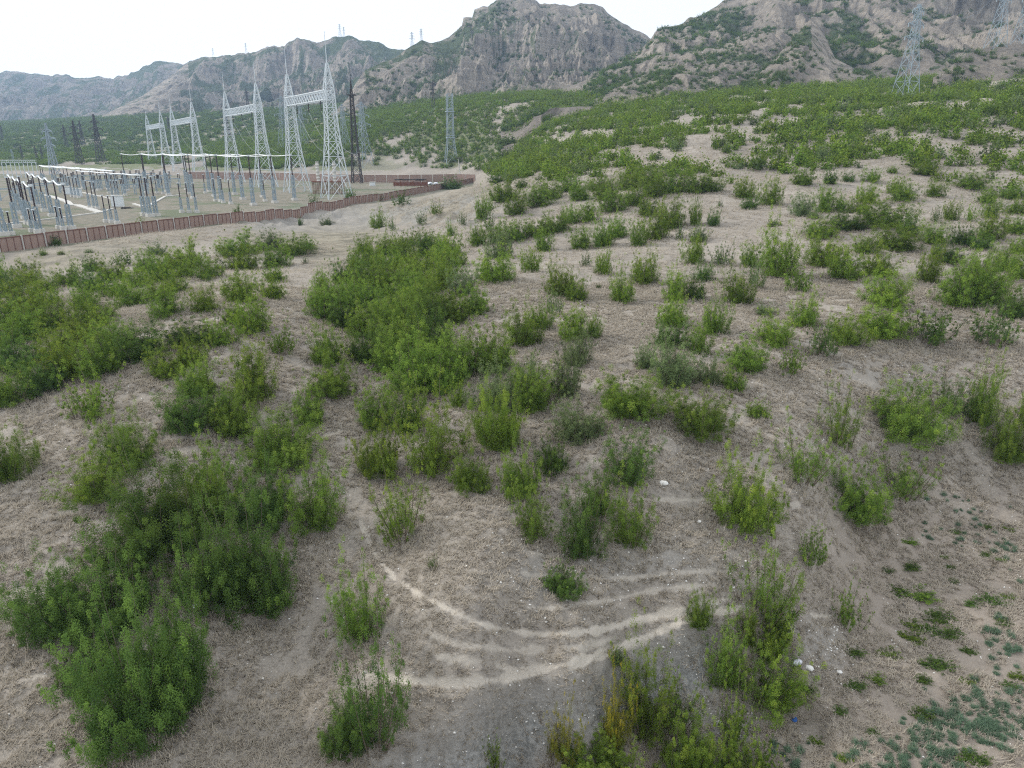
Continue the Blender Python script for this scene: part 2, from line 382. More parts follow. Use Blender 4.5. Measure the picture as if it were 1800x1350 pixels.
gravel = soft([(640, 1380), (740, 1295), (880, 1232), (1000, 1195), (1100, 1165), (1200, 1112), (1262, 1100), (1262, 1190), (1180, 1240), (1080, 1250), (960, 1300), (900, 1380)])
gravel = np.maximum(gravel, .4*soft([(1385, 1085), (1500, 1105), (1490, 1190), (1400, 1200)])); gravel = np.maximum(gravel, .6*soft([(1205, 1210), (1340, 1215), (1310, 1290), (1190, 1300)]))
gravel = np.maximum(gravel, .22*soft([(1400, 610), (1800, 640), (1800, 730), (1500, 700)])*(fbm(XX/1.5, YY/1.5, 3, 71) > .45)); gravel = np.maximum(gravel, .5*soft([(540, 365), (650, 362), (700, 385), (640, 398), (430, 402), (420, 392)]))
gravel = np.maximum(gravel, .35*soft([(880, 985), (1180, 960), (1300, 1000), (900, 1040)]))
warm = sstep(1330, 1560, UW)*sstep(820, 960, VW)
meadow = np.maximum(soft([(400, 405), (560, 398), (660, 395), (700, 430), (600, 465), (540, 470), (530, 440), (430, 425)]), .8*soft([(0, 450), (450, 390), (860, 320), (960, 300), (900, 345), (820, 390), (700, 392), (560, 365), (400, 398), (300, 440), (0, 500)])*(DD > 70))
meadow = meadow*(1-yardz)
veg_n = fbm(XX/22, YY/34, 4, 81)*.65 + fbm(XX/6, YY/8, 3, 85)*.35
fld = np.clip(1-(YY-100)/500, .25, 1)
under = (sstep(.42, .50, veg_n+.05*sstep(500, 900, YY)))*.8*np.maximum(sstep(300, 520, YY), .9*sstep(.06, -.1, AA)*sstep(270, 340, YY))*(1-yardz)*(VV < 300)
keep_bare = soft([(600, 306), (650, 270), (735, 278), (740, 306)])
under = under*(1-.8*keep_bare)
fi_ = (np.arange(NL-1)[:, None]*NA + np.arange(NA-1)[None]).ravel()
Q = np.stack([fi_, fi_+1, fi_+NA+1, fi_+NA], 1)
Vg = np.stack([XX, YY, Z+ZC], -1).reshape(-1, 3)
pfac = pathw.ravel()[Q].mean(1); isp = pfac > .33
scarp = blur(inpoly(UW, VW, [(650, 1385), (745, 1298), (885, 1236), (1000, 1199), (1100, 1169), (1200, 1118), (1262, 1106), (1300, 1110), (1400, 1150), (1500, 1400)]).astype(float), 3)
Z += -.55*scarp*(YY < 40)
bank = blur(inpoly(UW, VW, [(330, 412), (440, 386), (560, 364), (660, 360), (760, 350), (850, 345), (900, 370), (830, 400), (720, 398), (660, 394), (560, 398), (430, 402)]).astype(float), 3)*(DD > 60)
Z += bank*2.2*(ridged(XX/7, YY/5, 4, 97)-.55)
gravel = np.maximum(gravel, .5*bank*(fbm(XX/4, YY/4, 3, 98) > .48))
Z += -blur(gravel*(YY < 60), 2)*(YY < 40)*.42*(ridged(XX/.9+3, YY/1.4, 3, 95)-.5); TT[:] = Z/YY; Vg = np.stack([XX, YY, Z+ZC], -1).reshape(-1, 3)
def sub_ground(name, mask):
    q = Q[mask]; used = np.unique(q); re = np.zeros(len(Vg), np.int32); re[used] = np.arange(len(used))
    me = np_mesh(name, Vg[used], re[q], [M_ground], smooth=True)
    for n_, A_ in (('path', pathw), ('gravel', gravel), ('warm', warm), ('meadow', meadow), ('yard', yardz*1.0), ('under', under)): fattr(me, n_, A_.ravel()[used])
    o = link(name, me); o['kind'] = 'structure'; return o
sub_ground("ground", ~isp); sub_ground("path", isp)

# ------------------------------------------------------------------ mountains
def mountain(name, ridge, ledge=0, cw=.14, fb=.62, amp=.16, fx=60, fy=150, seed=0, prof=1.15, cliff=0, cs=.72, shift=.45, veg=.3, vegdir=0, cols=420, rows=150, jag=.016, back=.25, sink=6, rocky=.45, sub=0):
    R = np.array(ridge, float); ra = av(R[:, 0], R[:, 1]); rt = tv(R[:, 1]); o = np.argsort(ra); ra, rt, rY = ra[o], rt[o], R[o, 2]
    a = np.linspace(ra[0], ra[-1], cols); Yr = np.interp(a, ra, rY); tr = np.interp(a, ra, rt)
    xr = a*Yr
    tr = tr + (fbm(xr/28, xr*0+seed, 4, seed+5)-.5)*jag
    Yb = Yr*fb; zb = ground_t(np.clip(a, -1.24, 1.24), np.log(np.clip(Yb, 8, 2600)))*Yb - sink; zr = tr*Yr
    zb = np.minimum(zb, zr-2)
    s = np.r_[np.linspace(0, 1, rows), np.linspace(1.03, 1+back, 14)]; SS, A2 = np.meshgrid(s, a, indexing='ij')
    sf = np.clip(SS, 0, 1)
    YY2 = Yb + (Yr-Yb)*SS; X2 = A2*YY2
    wx = (fbm(X2/90, YY2/90, 3, seed+1)-.5)*70
    run = (Yr-Yb)*SS
    spur = ridged((X2+wx)/fx, run/fy + wx/200, 5, seed+2, .5)
    fine = ridged((X2+wx*.5)/(fx*.25), run/(fy*.25), 4, seed+3, .55)
    cl_ = np.clip(cs + .18*(fbm(X2/80, X2*0, 3, seed+9)-.5)*2, .4, .93)
    H = zr-zb
    if isinstance(cliff, list): cu = av([c_[0] for c_ in cliff], 60); cliff = np.interp(a, cu, [c_[1] for c_ in cliff])
    g = (1-cliff)*sf**prof + cliff*sstep(cl_, np.minimum(cl_+cw, .998), sf)
    env = np.sin(np.pi*np.clip(sf, 0, 1)**.8)**.8
    Z2 = zb + H*(g + env*(amp*(spur-.55) + amp*.5*(fine-.5)))
    if ledge:
        ph = (Z2 + ledge*1.1*fbm(X2/140, YY2/140, 3, seed+11))/ledge; lm = sstep(.42, .62, fbm(X2/110, YY2/160, 3, seed+12) + .25*cliff)
        Z2 = Z2 + env*lm*ledge*.15*np.sin(2*math.pi*ph) + env*lm*ledge*.05*np.sin(4.6*math.pi*ph+1)
    Z2 = np.where(SS > 1, zr - H*(SS-1)*1.1, Z2)
    bt = (ridged((X2+wx)/(fx*.55), Z2/(fy*.9), 4, seed+7)-.5)
    YY2 = YY2 - env*shift*fx*bt*(.4+2.2*cliff)
    dzx = np.gradient(Z2, axis=1)/np.maximum(np.gradient(X2, axis=1), 1e-3); dzy = np.gradient(Z2, axis=0)/np.maximum(np.abs(np.gradient(YY2, axis=0)), 1e-3)
    steep = np.hypot(dzx, dzy); dzx = np.clip(dzx, -.8, .8)
    nz = fbm(X2/35, YY2/35, 4, seed+20)
    rock = sstep(1.0, 1.9, steep + (nz-.5)*1.4)
    rock = np.maximum(rock, sstep(.5, .62, nz)*rocky)
    vg = np.clip(veg + (nz-.5)*2.0 + 1.0*(.5-spur) - .40*rock + vegdir*dzx, 0, 1)
    V = np.stack([X2, YY2, Z2+ZC], -1).reshape(-1, 3); nr = len(s)
    f = (np.arange(nr-1)[:, None]*cols + np.arange(cols-1)[None]).ravel(); Qm = np.stack([f, f+1, f+cols+1, f+cols], 1)
    me = np_mesh(name, V, Qm, [M_hill], smooth=True); fattr(me, 'rock', rock); fattr(me, 'veg', vg)
    ob = link(name, me); ob['kind'] = 'structure'
    return dict(X=X2, Y=YY2, Z=Z2, veg=vg, rock=rock, S=SS)
HILLS = {}
HILLS['far'] = mountain("far_mountain_range", ledge=45, ridge=[(-500, 150, 2500), (-150, 140, 2450), (0, 128, 2400), (15, 126, 2400), (60, 130, 2380), (92, 133, 2350), (102, 128, 2350), (140, 137, 2300), (170, 134, 2300), (200, 138, 2250), (207, 133, 2250), (214, 134, 2250), (240, 124, 2200), (272, 109, 2150), (290, 108, 2150), (322, 114, 2100), (345, 102, 2050), (400, 100, 2000), (520, 100, 2000), (760, 120, 2000)],
    fb=.66, amp=.34, fx=170, fy=420, seed=100, jag=.005, cliff=.0, veg=.82, cols=560, rows=170, sink=10, vegdir=.35, rocky=.3)
HILLS['left'] = mountain("cliff_ridge", ledge=34, cw=.08, shift=.6, ridge=[(90, 238, 1100), (180, 205, 1250), (250, 170, 1380), (300, 135, 1500), (330, 112, 1600), (345, 105, 1600), (372, 97, 1600), (400, 99, 1580), (418, 94, 1580), (436, 92, 1560), (450, 92, 1550), (470, 86, 1530), (490, 84, 1520), (500, 82, 1500), (508, 72, 1500), (522, 67, 1500), (540, 71, 1500), (556, 75, 1500), (575, 69, 1500), (592, 65, 1500), (615, 66, 1500), (640, 73, 1480), (680, 80, 1460), (712, 86, 1450), (760, 95, 1450), (860, 120, 1450)],
    fb=.60, amp=.30, fx=110, fy=260, seed=140, jag=.009, cliff=[(90, 0), (330, 0), (350, .2), (520, .30), (560, .1), (620, .06), (900, .05)], cs=.76, veg=.72, cols=640, rows=190, vegdir=-.2, sink=8)
HILLS['mid'] = mountain("rocky_mountain", ledge=26, cw=.06, shift=.75, ridge=[(540, 232, 640), (590, 196, 700), (612, 175, 740), (625, 150, 780), (640, 128, 830), (665, 118, 860), (690, 108, 890), (705, 100, 900), (720, 90, 920), (742, 76, 950), (760, 78, 960), (778, 70, 980), (800, 56, 1000), (812, 52, 1000), (815, 38, 1010), (830, 35, 1010), (834, 18, 1020), (860, 14, 1020), (880, 4, 1030), (900, -2, 1030), (925, -3, 1030), (950, 8, 1040), (1000, 11, 1050), (1050, 12, 1060), (1075, 25, 1060), (1090, 32, 1060), (1105, 42, 1060), (1125, 52, 1060), (1150, 66, 1060), (1250, 110, 1060)],
    fb=.52, amp=.30, fx=85, fy=210, seed=180, cliff=[(540, 0), (680, .05), (790, .06), (830, .20), (930, .20), (1000, .05), (1050, .13), (1100, .16), (1300, .05)], cs=.62, veg=.38, cols=820, rows=300, vegdir=.25, sink=8, prof=1.25, rocky=.75)
HILLS['right'] = mountain("right_hillside", ledge=20, cw=.045, shift=.6, ridge=[(880, 200, 470), (930, 186, 500), (985, 163, 540), (1030, 138, 580), (1080, 108, 630), (1120, 84, 670), (1142, 68, 690), (1152, 52, 700), (1165, 45, 700), (1200, 36, 720), (1230, 22, 740), (1256, 6, 760), (1300, -16, 780), (1360, -40, 800), (1450, -60, 820), (1600, -85, 820), (1800, -105, 820), (2100, -110, 820), (2600, -90, 820)],
    fb=.50, amp=.17, fx=85, fy=230, seed=220, cliff=[(880, 0), (1250, .03), (1560, .04), (1640, .20), (2600, .22)], cs=.50, veg=.47, cols=900, rows=280, vegdir=-.1, sink=4, prof=1.0, rocky=.35)
HILLS['spur'] = mountain("bare_spur", [(955, 208, 330), (985, 200, 350), (1020, 186, 380), (1060, 168, 410), (1100, 148, 440), (1140, 126, 470), (1175, 107, 500), (1200, 104, 520), (1235, 96, 540), (1275, 78, 560), (1320, 52, 590), (1370, 25, 620), (1420, 40, 640), (1500, 70, 640)],
    fb=.68, amp=.10, fx=40, fy=110, seed=260, cliff=.0, veg=.24, cols=380, rows=120, sink=3, prof=.9, jag=.006, rocky=.15)
HILLS['cone'] = mountain("bare_cones", [(1270, 172, 340), (1300, 158, 360), (1330, 132, 390), (1360, 104, 430), (1395, 66, 470), (1428, 28, 510), (1450, 60, 500), (1468, 100, 480), (1500, 118, 460), (1530, 128, 450), (1570, 150, 430)],
    fb=.72, amp=.07, fx=35, fy=90, seed=300, cliff=.0, veg=.14, cols=320, rows=110, sink=3, prof=.9, jag=.006, rocky=.15)
HILLS['knoll'] = mountain("bare_knoll", [(1640, 136, 280), (1665, 122, 300), (1690, 100, 325), (1715, 88, 340), (1745, 79, 350), (1780, 74, 350), (1820, 66, 360), (1900, 60, 370), (2100, 70, 380), (2300, 110, 380)],
    fb=.84, amp=.06, fx=30, fy=60, seed=340, cliff=.0, veg=.10, cols=320, rows=90, sink=2, prof=.8, jag=.004, rocky=.05)

# ------------------------------------------------------------------ shrubs
def leaf_quads(P, Nn, size, r):
    n = len(P); Nn = Nn/np.linalg.norm(Nn, axis=1, keepdims=True)
    ref = r.normal(size=(n, 3)); t1 = np.cross(Nn, ref); t1 /= np.linalg.norm(t1, axis=1, keepdims=True); t2 = np.cross(Nn, t1)
    L = (size*(.6+.8*r.random((n, 1)))); W = L*.52
    V = np.stack([P-t1*L*.5, P+t2*W*.5-Nn*L*.08, P+t1*L*.5, P-t2*W*.5-Nn*L*.08], 1).reshape(-1, 3)
    return V, np.arange(4*n).reshape(n, 4)
def make_shrub(seed, shoots=46, spread=1.0, curve=.5, clumps=8, per=24, leaf=.032, cr=.075, low=.18, hvar=.35, stem_r=.006, lobe=.30, nl=5):
    r = np.random.default_rng(seed); P = []; NN = []; LV = []; TP = []; stems = MB()
    th = r.random()*6.28; lob = np.array([[math.cos(th+k*6.28/(nl-1)), math.sin(th+k*6.28/(nl-1))] if k else [0, 0] for k in range(nl)])*lobe*(.55+.8*r.random((nl, 1))); lh = np.r_[1.0, .5+.5*r.random(nl-1)]
    for i in range(shoots):
        az = r.random()*2*math.pi; rr = math.sqrt(r.random()); c = lob[i % nl]
        b = np.array([math.cos(az)*rr*.17+c[0], math.sin(az)*rr*.17+c[1], 0])
        tilt = rr*spread*(.75+.4*r.random()); L = (1-.42*rr*rr)*(1-hvar*r.random())*lh[i % nl]
        d = np.array([math.cos(az)*math.sin(tilt), math.sin(az)*math.sin(tilt), math.cos(tilt)])
        ts = np.linspace(0, 1, 6); line = b + d*L*ts[:, None]; line[:, 2] += curve*.18*rr*(ts**2)*L; line[:, :2] += (r.normal(size=2)*.05)*ts[:, None]
        if i % 2 == 0: stems.tube([tuple(p) for p in line[:6]], [stem_r*(1-.75*t) for t in ts], 4)
        for k in range(clumps):
            t = low + (1-low)*((k+r.random())/clumps); q = np.array([np.interp(t, ts, line[:, j]) for j in range(3)])
            rad = cr*(.55+.9*r.random())*(1.12-.55*t); off = r.normal(size=3)*cr*1.05*(1-.6*t); off[2] *= .5
            m = max(5, int(per*(.5+r.random())*(1.15-.5*t))); g = r.normal(size=(m, 3)); g /= np.linalg.norm(g, axis=1, keepdims=True); g *= (r.random((m, 1))**.5)
            pp = q+off+g*rad*np.array([1, 1, .75]); out = pp-np.array([0, 0, .3]); out = out/np.maximum(np.linalg.norm(out, axis=1, keepdims=True), .05)
            P.append(pp); NN.append(g*.7 + out*.35 + np.array([0, 0, .55]) + r.normal(size=(m, 3))*.35); tone = r.random()
            LV.append(np.clip(.55*tone+.45*r.random(m), 0, 1)); TP.append(np.full(m, max(0, (t-.72)/.28)*(.2+.8*r.random())))
    P = np.concatenate(P); NN = np.concatenate(NN); LV = np.concatenate(LV); TP = np.concatenate(TP)
    P[:, 2] = np.maximum(P[:, 2], .015)
    wx = np.percentile(np.hypot(P[:, 0], P[:, 1]), 89)*2; hz = np.percentile(P[:, 2], 97)
    sc = np.array([1/wx, 1/wx, 1/hz])
    V, Qs = leaf_quads(P*sc, NN, leaf, r)
    V = V[:]; me = np_mesh("foliage", V, Qs, [LEAF['g']]); fattr(me, 'lv', LV, 'FACE'); fattr(me, 'tip', TP, 'FACE')
    stems.v = [(x*sc[0], y*sc[1], z*sc[2]) for x, y, z in stems.v]
    return me, stems.mesh("stems", M_stem)
PROTO = {'R': [make_shrub(10+i, 50, 1.15, .25, 9, 90, .0225, .098, .04, .32) for i in range(4)],
         'S': [make_shrub(30+i, 54, .90, .5, 9, 72, .0225, .085, .03, .40, .006, .24) for i in range(4)],
         'L': [make_shrub(50+i, 28, .85, .6, 10, 52, .024, .056, .20, .50, .009) for i in range(4)],
         'D': [make_shrub(70+i, 62, 1.3, .1, 8, 56, .025, .085, .04, .25) for i in range(3)]}
PROTO['B'] = [make_shrub(110+i, 60, 1.15, .2, 9, 150, .0155, .088, .03, .34, .005, .34, 6) for i in range(4)]
PROTO['U'] = [make_shrub(130+i, 44, .85, .5, 10, 95, .0165, .070, .05, .42, .006, .22, 4) for i in range(3)]
PROTO['O'] = [make_shrub(150+i, 24, .95, .6, 10, 80, .0165, .060, .16, .45, .009, .20, 4) for i in range(3)]
FAR = [make_shrub(90+i, 16, 1.0, .5, 6, 9, .11, .10, .08, .4)[0] for i in range(4)]

# u, v of the lowest point, width, height in picture units, habit, tint | own label
SHRUBS = """
10 848 92 80 R g|round green shrub cut by the left edge, alone on the grey slope
222 824 95 82 R g|bushy green shrub just uphill of the spiky yellowish one, near left slope
165 888 118 78 S y|spiky yellowish shrub hanging over the bare slope at the near left
280 985 195 150 R d|darkest big shrub, left and rear of the big near-left thicket
350 925 115 105 R g|green shrub wedged behind the dark big one in the near-left thicket
382 866 105 88 L g|thin airy shrub with tall shoots above the near-left thicket
498 821 125 88 R g|dense domed shrub with bright leaf pads, alone uphill of the near-left thicket
465 925 110 92 R d|green shrub on the upper right flank of the near-left thicket
548 940 105 125 S g|tall feathery shrub with two spires at the right end of the near-left thicket
372 1070 130 130 R d|broad bright shrub in the middle of the near-left thicket, pale twigs inside
450 1075 145 160 R d|bright green shrub with a pointed shoot at its right, middle of near-left thicket
100 1128 145 120 R d|dark spreading shrub farthest left in the near-left thicket
200 1115 165 125 R d|wide shrub leaning over the shaded hollow of the near-left thicket
170 1218 115 85 D d|low dark shrub under the left flank of the lowest big shrub
245 1315 185 190 R d|lowest big shrub of the near-left thicket, sprawling towards the picture's bottom
315 1250 140 165 R d|large green shrub beside a white scrap at the front of the near-left thicket
668 837 82 82 R y|yellowish round shrub on the lower tip of the gully thicket
765 838 112 128 S y|tall pale shrub with upright spires at the foot of the gully thicket
875 793 100 98 R y|bright yellowish dome right of the tall pale spired shrub
827 863 72 62 R g|small neat round shrub between the yellowish dome and the knoll
912 873 72 74 R g|bright green shrub leaning left on the knoll's back edge
968 833 58 52 R d|small dark shrub tucked behind the bright leaning one on the knoll
708 955 95 125 L y|open shrub with yellow tips and dark skirt, alone left on the knoll
938 952 64 92 S g|left shrub of the three standing abreast on the knoll
1020 985 92 125 S d|middle and tallest of the three shrubs abreast on the knoll
1048 905 52 58 R d|dark small shrub behind the middle one of three on the knoll
1108 964 78 106 S g|right shrub of the three standing abreast on the knoll
988 1047 68 44 D d|low dense dark cushion shrub in front of the three on the knoll
635 1130 84 118 S g|slim upright shrub above the bottom-centre one, left of the paths
660 1325 130 185 L d|tall ragged shrub at bottom centre, left end of the lowest path
615 1325 95 80 D d|low dark skirt shrub at the foot of the tall ragged one
760 1000 20 22 L s|tiny seedling on the knoll above the upper path
1135 1300 78 130 S y|tall yellowish spire shrub at the picture's bottom, right of the autumn one
1080 1318 52 92 S o|orange-yellow autumn shrub at the bottom of the picture
1192 1292 66 86 L g|loose green shrub right of the tall yellowish spire at the bottom
990 1352 62 96 L o|thin shrub with yellow tips cut by the bottom edge, left of the autumn one
1035 1372 100 66 R g|green shrub cut by the bottom edge below the autumn one
1088 1376 58 60 S y|yellow spiky shrub cut by the bottom edge under the tall spire
1210 1374 84 88 R y|yellow-green shrub at the bottom edge below the loose green one
1285 1322 46 86 L y|see-through yellowish sapling right of the stony patch at the bottom
1282 1378 62 80 S y|upright yellowish shrub cut by the bottom edge below the see-through sapling
1340 1378 54 66 L y|sparse yellowish sapling farthest right along the bottom edge
870 1360 36 50 L y|lone yellow sprig at the bottom edge, left of all the others there
1340 1110 112 142 L g|tall open tree-like shrub at the right end of the lowest path
1228 1104 42 52 R g|small dense shrub sitting on the edge of the lowest path
1084 1168 32 28 D s|little grey tuft on the scarp edge below the lowest path
1278 1214 80 112 S g|upright green shrub below the tall open one, left side
1312 1136 32 58 S y|single yellowish spire between the tall open shrub and the scarp
1350 1164 64 56 R y|bright low shrub under the tall open one
1370 1132 42 60 R g|dark upright shrub pressed to the tall open one's right foot
1355 1264 110 104 S y|broad yellowish shrub beside the white bag, lowest of its clump
1488 1108 44 70 L g|lone slender shrub at the right end of the trail, by pale stones
1104 735 128 66 R g|wide dense bright shrub, like a green cushion, above the knoll
1230 768 105 70 R g|shrub with feathery top and dark skirt right of the green cushion
1332 735 42 27 D g|very small low shrub right of the dark-skirted one
1473 787 78 102 L g|thin-leaved open shrub showing its stems on the right slope
1098 856 90 94 S d|dark shrub with three spires on the knoll's back slope
1408 856 96 106 L g|open-crowned shrub showing a pale trunk on the right slope
1312 933 110 112 R y|brightest yellow-green shrub with side spray, right of the knoll
1427 998 48 62 L g|almost leafless wispy shrub below the brightest yellow-green one
1502 917 108 88 R g|fresh green shrub over a dead brush heap on the right slope
1578 884 102 88 L g|fan-shaped shrub with arching arms on the right slope
1592 776 126 88 R g|broadest shrub on the right slope, dark below
1660 736 82 76 L d|dim ragged shrub behind the broadest one on the right slope
1725 748 50 100 S g|tall narrow shrub near the right edge
1772 812 82 86 R g|pale round shrub near the right edge below the narrow one
1391 661 46 56 L g|small tapered shrub above the faint vertical trail on the right
1805 748 40 50 R g|shrub half cut by the right edge
"""
MORE = """
1362 486 72 80 S y;1318 470 40 40 R g;1405 515 56 48 L g;1440 468 66 52 S y;1438 418 62 36 S g;1485 490 66 54 S y;1545 488 58 48 R y;1520 445 45 28 R g;1568 440 80 42 R g;1560 399 90 44 S g;1596 415 40 34 R d;1495 404 72 30 R d
1552 541 78 60 R y;1553 596 82 64 R y;1635 608 94 68 L d;1743 613 76 68 L d;1785 561 58 50 R d;1630 497 44 56 S y;1668 462 50 32 R d;1645 452 16 30 S g;1690 541 78 70 R g;1735 536 82 80 R g;1708 500 62 58 S g;1760 476 46 42 S g;1790 491 42 48 S g;1792 446 36 28 R g
1690 429 42 30 R d;1722 439 42 30 R d;1738 421 50 42 S y;1785 411 46 30 R g;1642 428 44 34 R g;1646 393 20 30 L s;1672 387 28 32 S y;1705 390 24 34 L y;1738 384 30 34 R g;1732 357 30 24 R g;1782 377 42 32 S g;1775 349 56 28 R g;1705 332 54 32 R g;1642 346 34 28 R g;1574 340 30 26 R y;1588 353 46 34 R g;1520 357 40 36 S y;1508 375 40 28 S y
1407 381 40 38 R s;1448 373 44 42 S g;1478 373 28 30 S g;1430 385 22 15 R s;1360 398 25 14 D s;1458 323 26 24 R d;1490 320 24 17 R d;1532 319 30 22 R g;1568 304 20 11 R g;1627 307 46 25 R g;1410 325 40 30 R g;1410 574 46 56 S y;1342 552 36 18 D s;1365 609 66 54 S y;1441 629 52 60 L d;1485 606 62 52 R y
1021 439 42 36 R g;1060 434 42 46 R g;1087 418 38 38 R g;1120 433 32 44 S g;1154 421 46 50 S y;1176 403 52 56 S g;1194 421 18 28 L s;1220 396 24 46 S g;1254 397 23 28 R d;1265 364 11 14 L s;1317 368 30 24 R d;1308 348 40 34 S y;1355 361 40 46 S y;1228 425 34 27 R s;1219 464 42 46 S y;1267 467 44 38 L s;1062 482 32 42 S y;1030 469 20 26 L s;1135 499 54 52 S y;1092 532 45 52 S y;1015 529 45 38 R g
1185 530 50 52 S y;1220 527 38 40 S d;1236 495 33 31 R d;1299 534 52 58 S g;1325 509 36 46 L s;1184 576 58 48 R y;1256 587 48 58 S g;1175 612 64 44 R d;1228 622 42 50 S g;1190 681 86 82 S s;1132 647 36 36 R s;1246 677 38 42 R s;1288 687 44 40 S g;1308 653 76 56 R g;1052 507 10 8 D d
1005 393 36 32 S g;1035 389 40 34 S g;1075 373 50 38 S g;1110 361 46 38 S g;1140 379 36 32 R g;1065 352 50 38 S g;1020 352 42 32 R g;1150 346 50 38 S g;1185 340 60 42 S g;1220 340 50 38 S g;1255 337 42 30 S g;1100 335 44 34 S y;1135 325 44 30 R g;1050 335 40 28 S g;965 350 50 34 S g;1000 336 44 28 S g
567 514 32 36 S g;557 546 33 40 S g;775 556 58 52 R g;832 552 54 48 R g;800 568 50 42 R g;812 521 50 48 S s;748 526 38 34 R y;874 498 78 52 S y;931 480 38 42 S y;880 456 52 44 S s;957 441 34 38 S g;840 433 36 40 R g;793 415 14 26 S g;812 398 16 24 L s
880 427 46 36 S g;912 423 46 34 S g;946 416 50 36 S g;980 408 46 36 S g;860 407 30 30 L s;980 521 54 54 S y;973 556 32 44 L s;925 608 62 64 S g;950 578 46 42 S g;868 654 82 76 R g;1010 597 58 52 S y;1045 594 28 38 R g;1013 642 48 58 S s;880 722 84 72 R s;932 722 74 70 R g;925 690 60 56 R s;995 698 58 70 S s;1012 779 92 62 S s
807 716 28 42 S y;662 756 62 68 S g;712 763 72 82 S g;585 698 78 60 R g;572 642 64 62 R g;620 632 28 42 L g;493 624 52 54 L g;545 749 54 66 S g;5 501 26 46 R g;295 556 68 46 S g;362 549 48 44 R y;424 531 64 56 S y;484 496 40 30 R g;480 526 45 36 R y;412 571 44 40 R g;445 586 66 62 S y;330 472 60 44 R y;367 491 54 34 R g
425 478 70 42 R y;483 471 52 40 R g;420 451 76 38 R g;478 441 46 32 S s;518 449 50 32 R g;540 438 28 20 R g;277 449 36 21 D s;220 468 32 26 L d;162 476 30 24 R d;77 449 14 11 D g;108 448 13 8 D g;157 445 14 8 D s;537 464 12 13 L s;100 432 18 16 R d;249 410 22 24 R g;25 480 20 14 L s;45 474 20 14 L s
330 608 76 42 R d;388 608 55 44 R y;337 641 54 46 S y;288 664 64 48 S y;273 615 25 32 L g;352 698 72 62 R y;450 704 86 92 S y;335 759 92 72 R d;412 769 76 72 R g;388 736 60 52 S g;160 743 88 78 L y
886 355 54 40 R g;916 331 24 17 R d;849 385 28 40 S g;945 364 52 36 S g;875 322 30 16 R d;765 379 28 24 L y;664 401 28 30 S y;705 362 40 22 L d;575 396 26 14 D s;528 396 9 13 S d;615 353 22 19 R d;553 362 20 21 L d;418 381 16 17 R d;795 333 35 20 R d;664 353 18 11 D s;740 395 22 26 L s;690 405 18 24 L s
905 378 44 34 S g;862 372 26 24 L g
"""
THICK = {'B': ([(612, 470), (640, 440), (760, 432), (812, 450), (800, 482), (770, 512), (742, 545), (775, 600), (800, 640), (822, 668), (800, 690), (735, 708), (668, 668), (640, 640), (650, 620), (600, 588), (575, 572), (590, 520)], 28, 62, 56, 'ggdgy', 'gully thicket'),
         'A': ([(20, 500), (110, 500), (215, 490), (300, 470), (345, 505), (310, 518), (255, 542), (200, 552), (160, 590), (215, 612), (258, 640), (180, 668), (130, 705), (60, 738), (0, 745), (0, 560)], 33, 64, 50, 'yggyd', 'left-edge thicket')}
def parse_more():
    out = []
    for ln in SHRUBS.strip().split("\n"):
        a, lab = ln.split("|"); p = a.split(); out.append([*map(float, p[:4]), p[4], p[5], lab])
    for it in MORE.replace("\n", ";").split(";"):
        p = it.split()
        if len(p) == 6: out.append([*map(float, p[:4]), p[4], p[5], None])
    r = np.random.default_rng(5)
    for key, (P, sp_, w_, h_, tints, reg) in THICK.items():
        P = np.array(P, float); got = []
        for _ in range(4000):
            u = r.uniform(P[:, 0].min(), P[:, 0].max()); v = r.uniform(P[:, 1].min(), P[:, 1].max())
            k = .55+.9*(v-430)/300
            if inpoly(np.array([u]), np.array([v]), [tuple(p) for p in P])[0] and all(math.hypot(u-a, (v-b)*1.5) > sp_*1.3*k for a, b in got):
                got.append((u, v)); f = k*r.uniform(.8, 1.15)
                out.append([u, v, w_*f*1.06, h_*f, r.choice(list('RRS')), r.choice(list(tints)), key])
    return out
ENT = parse_more()
REG = [('gully thicket', lambda e: e[6] == 'B'), ('left-edge thicket', lambda e: e[6] == 'A'),
       ('fence strip', lambda e: e[0] < 860 and e[1] < 420), ('upper left scrub', lambda e: e[0] < 560 and e[1] < 505),
       ('left clearing', lambda e: e[0] < 560), ('gully edge', lambda e: e[0] < 850 and e[1] < 860), ('upper green belt', lambda e: e[0] < 1200 and e[1] < 405),
       ('centre spur', lambda e: e[0] < 1075 ), ('mid-slope scatter', lambda e: e[0] < 1340 and e[1] > 430), ('upper mid slope', lambda e: e[0] < 1400 and e[1] <= 430),
       ('top right slope', lambda e: e[1] < 400), ('right slope belt', lambda e: e[1] < 500), ('right scatter', lambda e: True)]
TN = {'g': 'green', 'y': 'yellowish', 'd': 'dark', 's': 'greyish', 'o': 'orange'}; HN = {'R': 'rounded', 'S': 'upright', 'L': 'sparse', 'D': 'low'}
ORD = "first second third fourth fifth sixth seventh eighth ninth tenth eleventh twelfth thirteenth fourteenth fifteenth".split()
groups = {}
for e in ENT:
    if e[6] is None or e[6] in THICK:
        for nm, fn in REG:
            if fn(e): groups.setdefault(nm, []).append(e); e.append(nm); break
    else: e.append('near')
for nm, L in groups.items():
    L.sort(key=lambda e: e[1]); n = len(L); per = 5; rows = [L[i:i+per] for i in range(0, n, per)]
    for ri, row in enumerate(rows):
        row.sort(key=lambda e: e[0]); rn = "back" if ri == 0 else ("front" if ri == len(rows)-1 else ORD[ri])
        for ci, e in enumerate(row):
            pos = "leftmost" if ci == 0 else ("rightmost" if ci == len(row)-1 else ORD[ci]+" from left")
            e[6] = f"{HN[e[4]]} {TN[e[5]]} shrub, {pos} in the {rn} row of the {nm}"
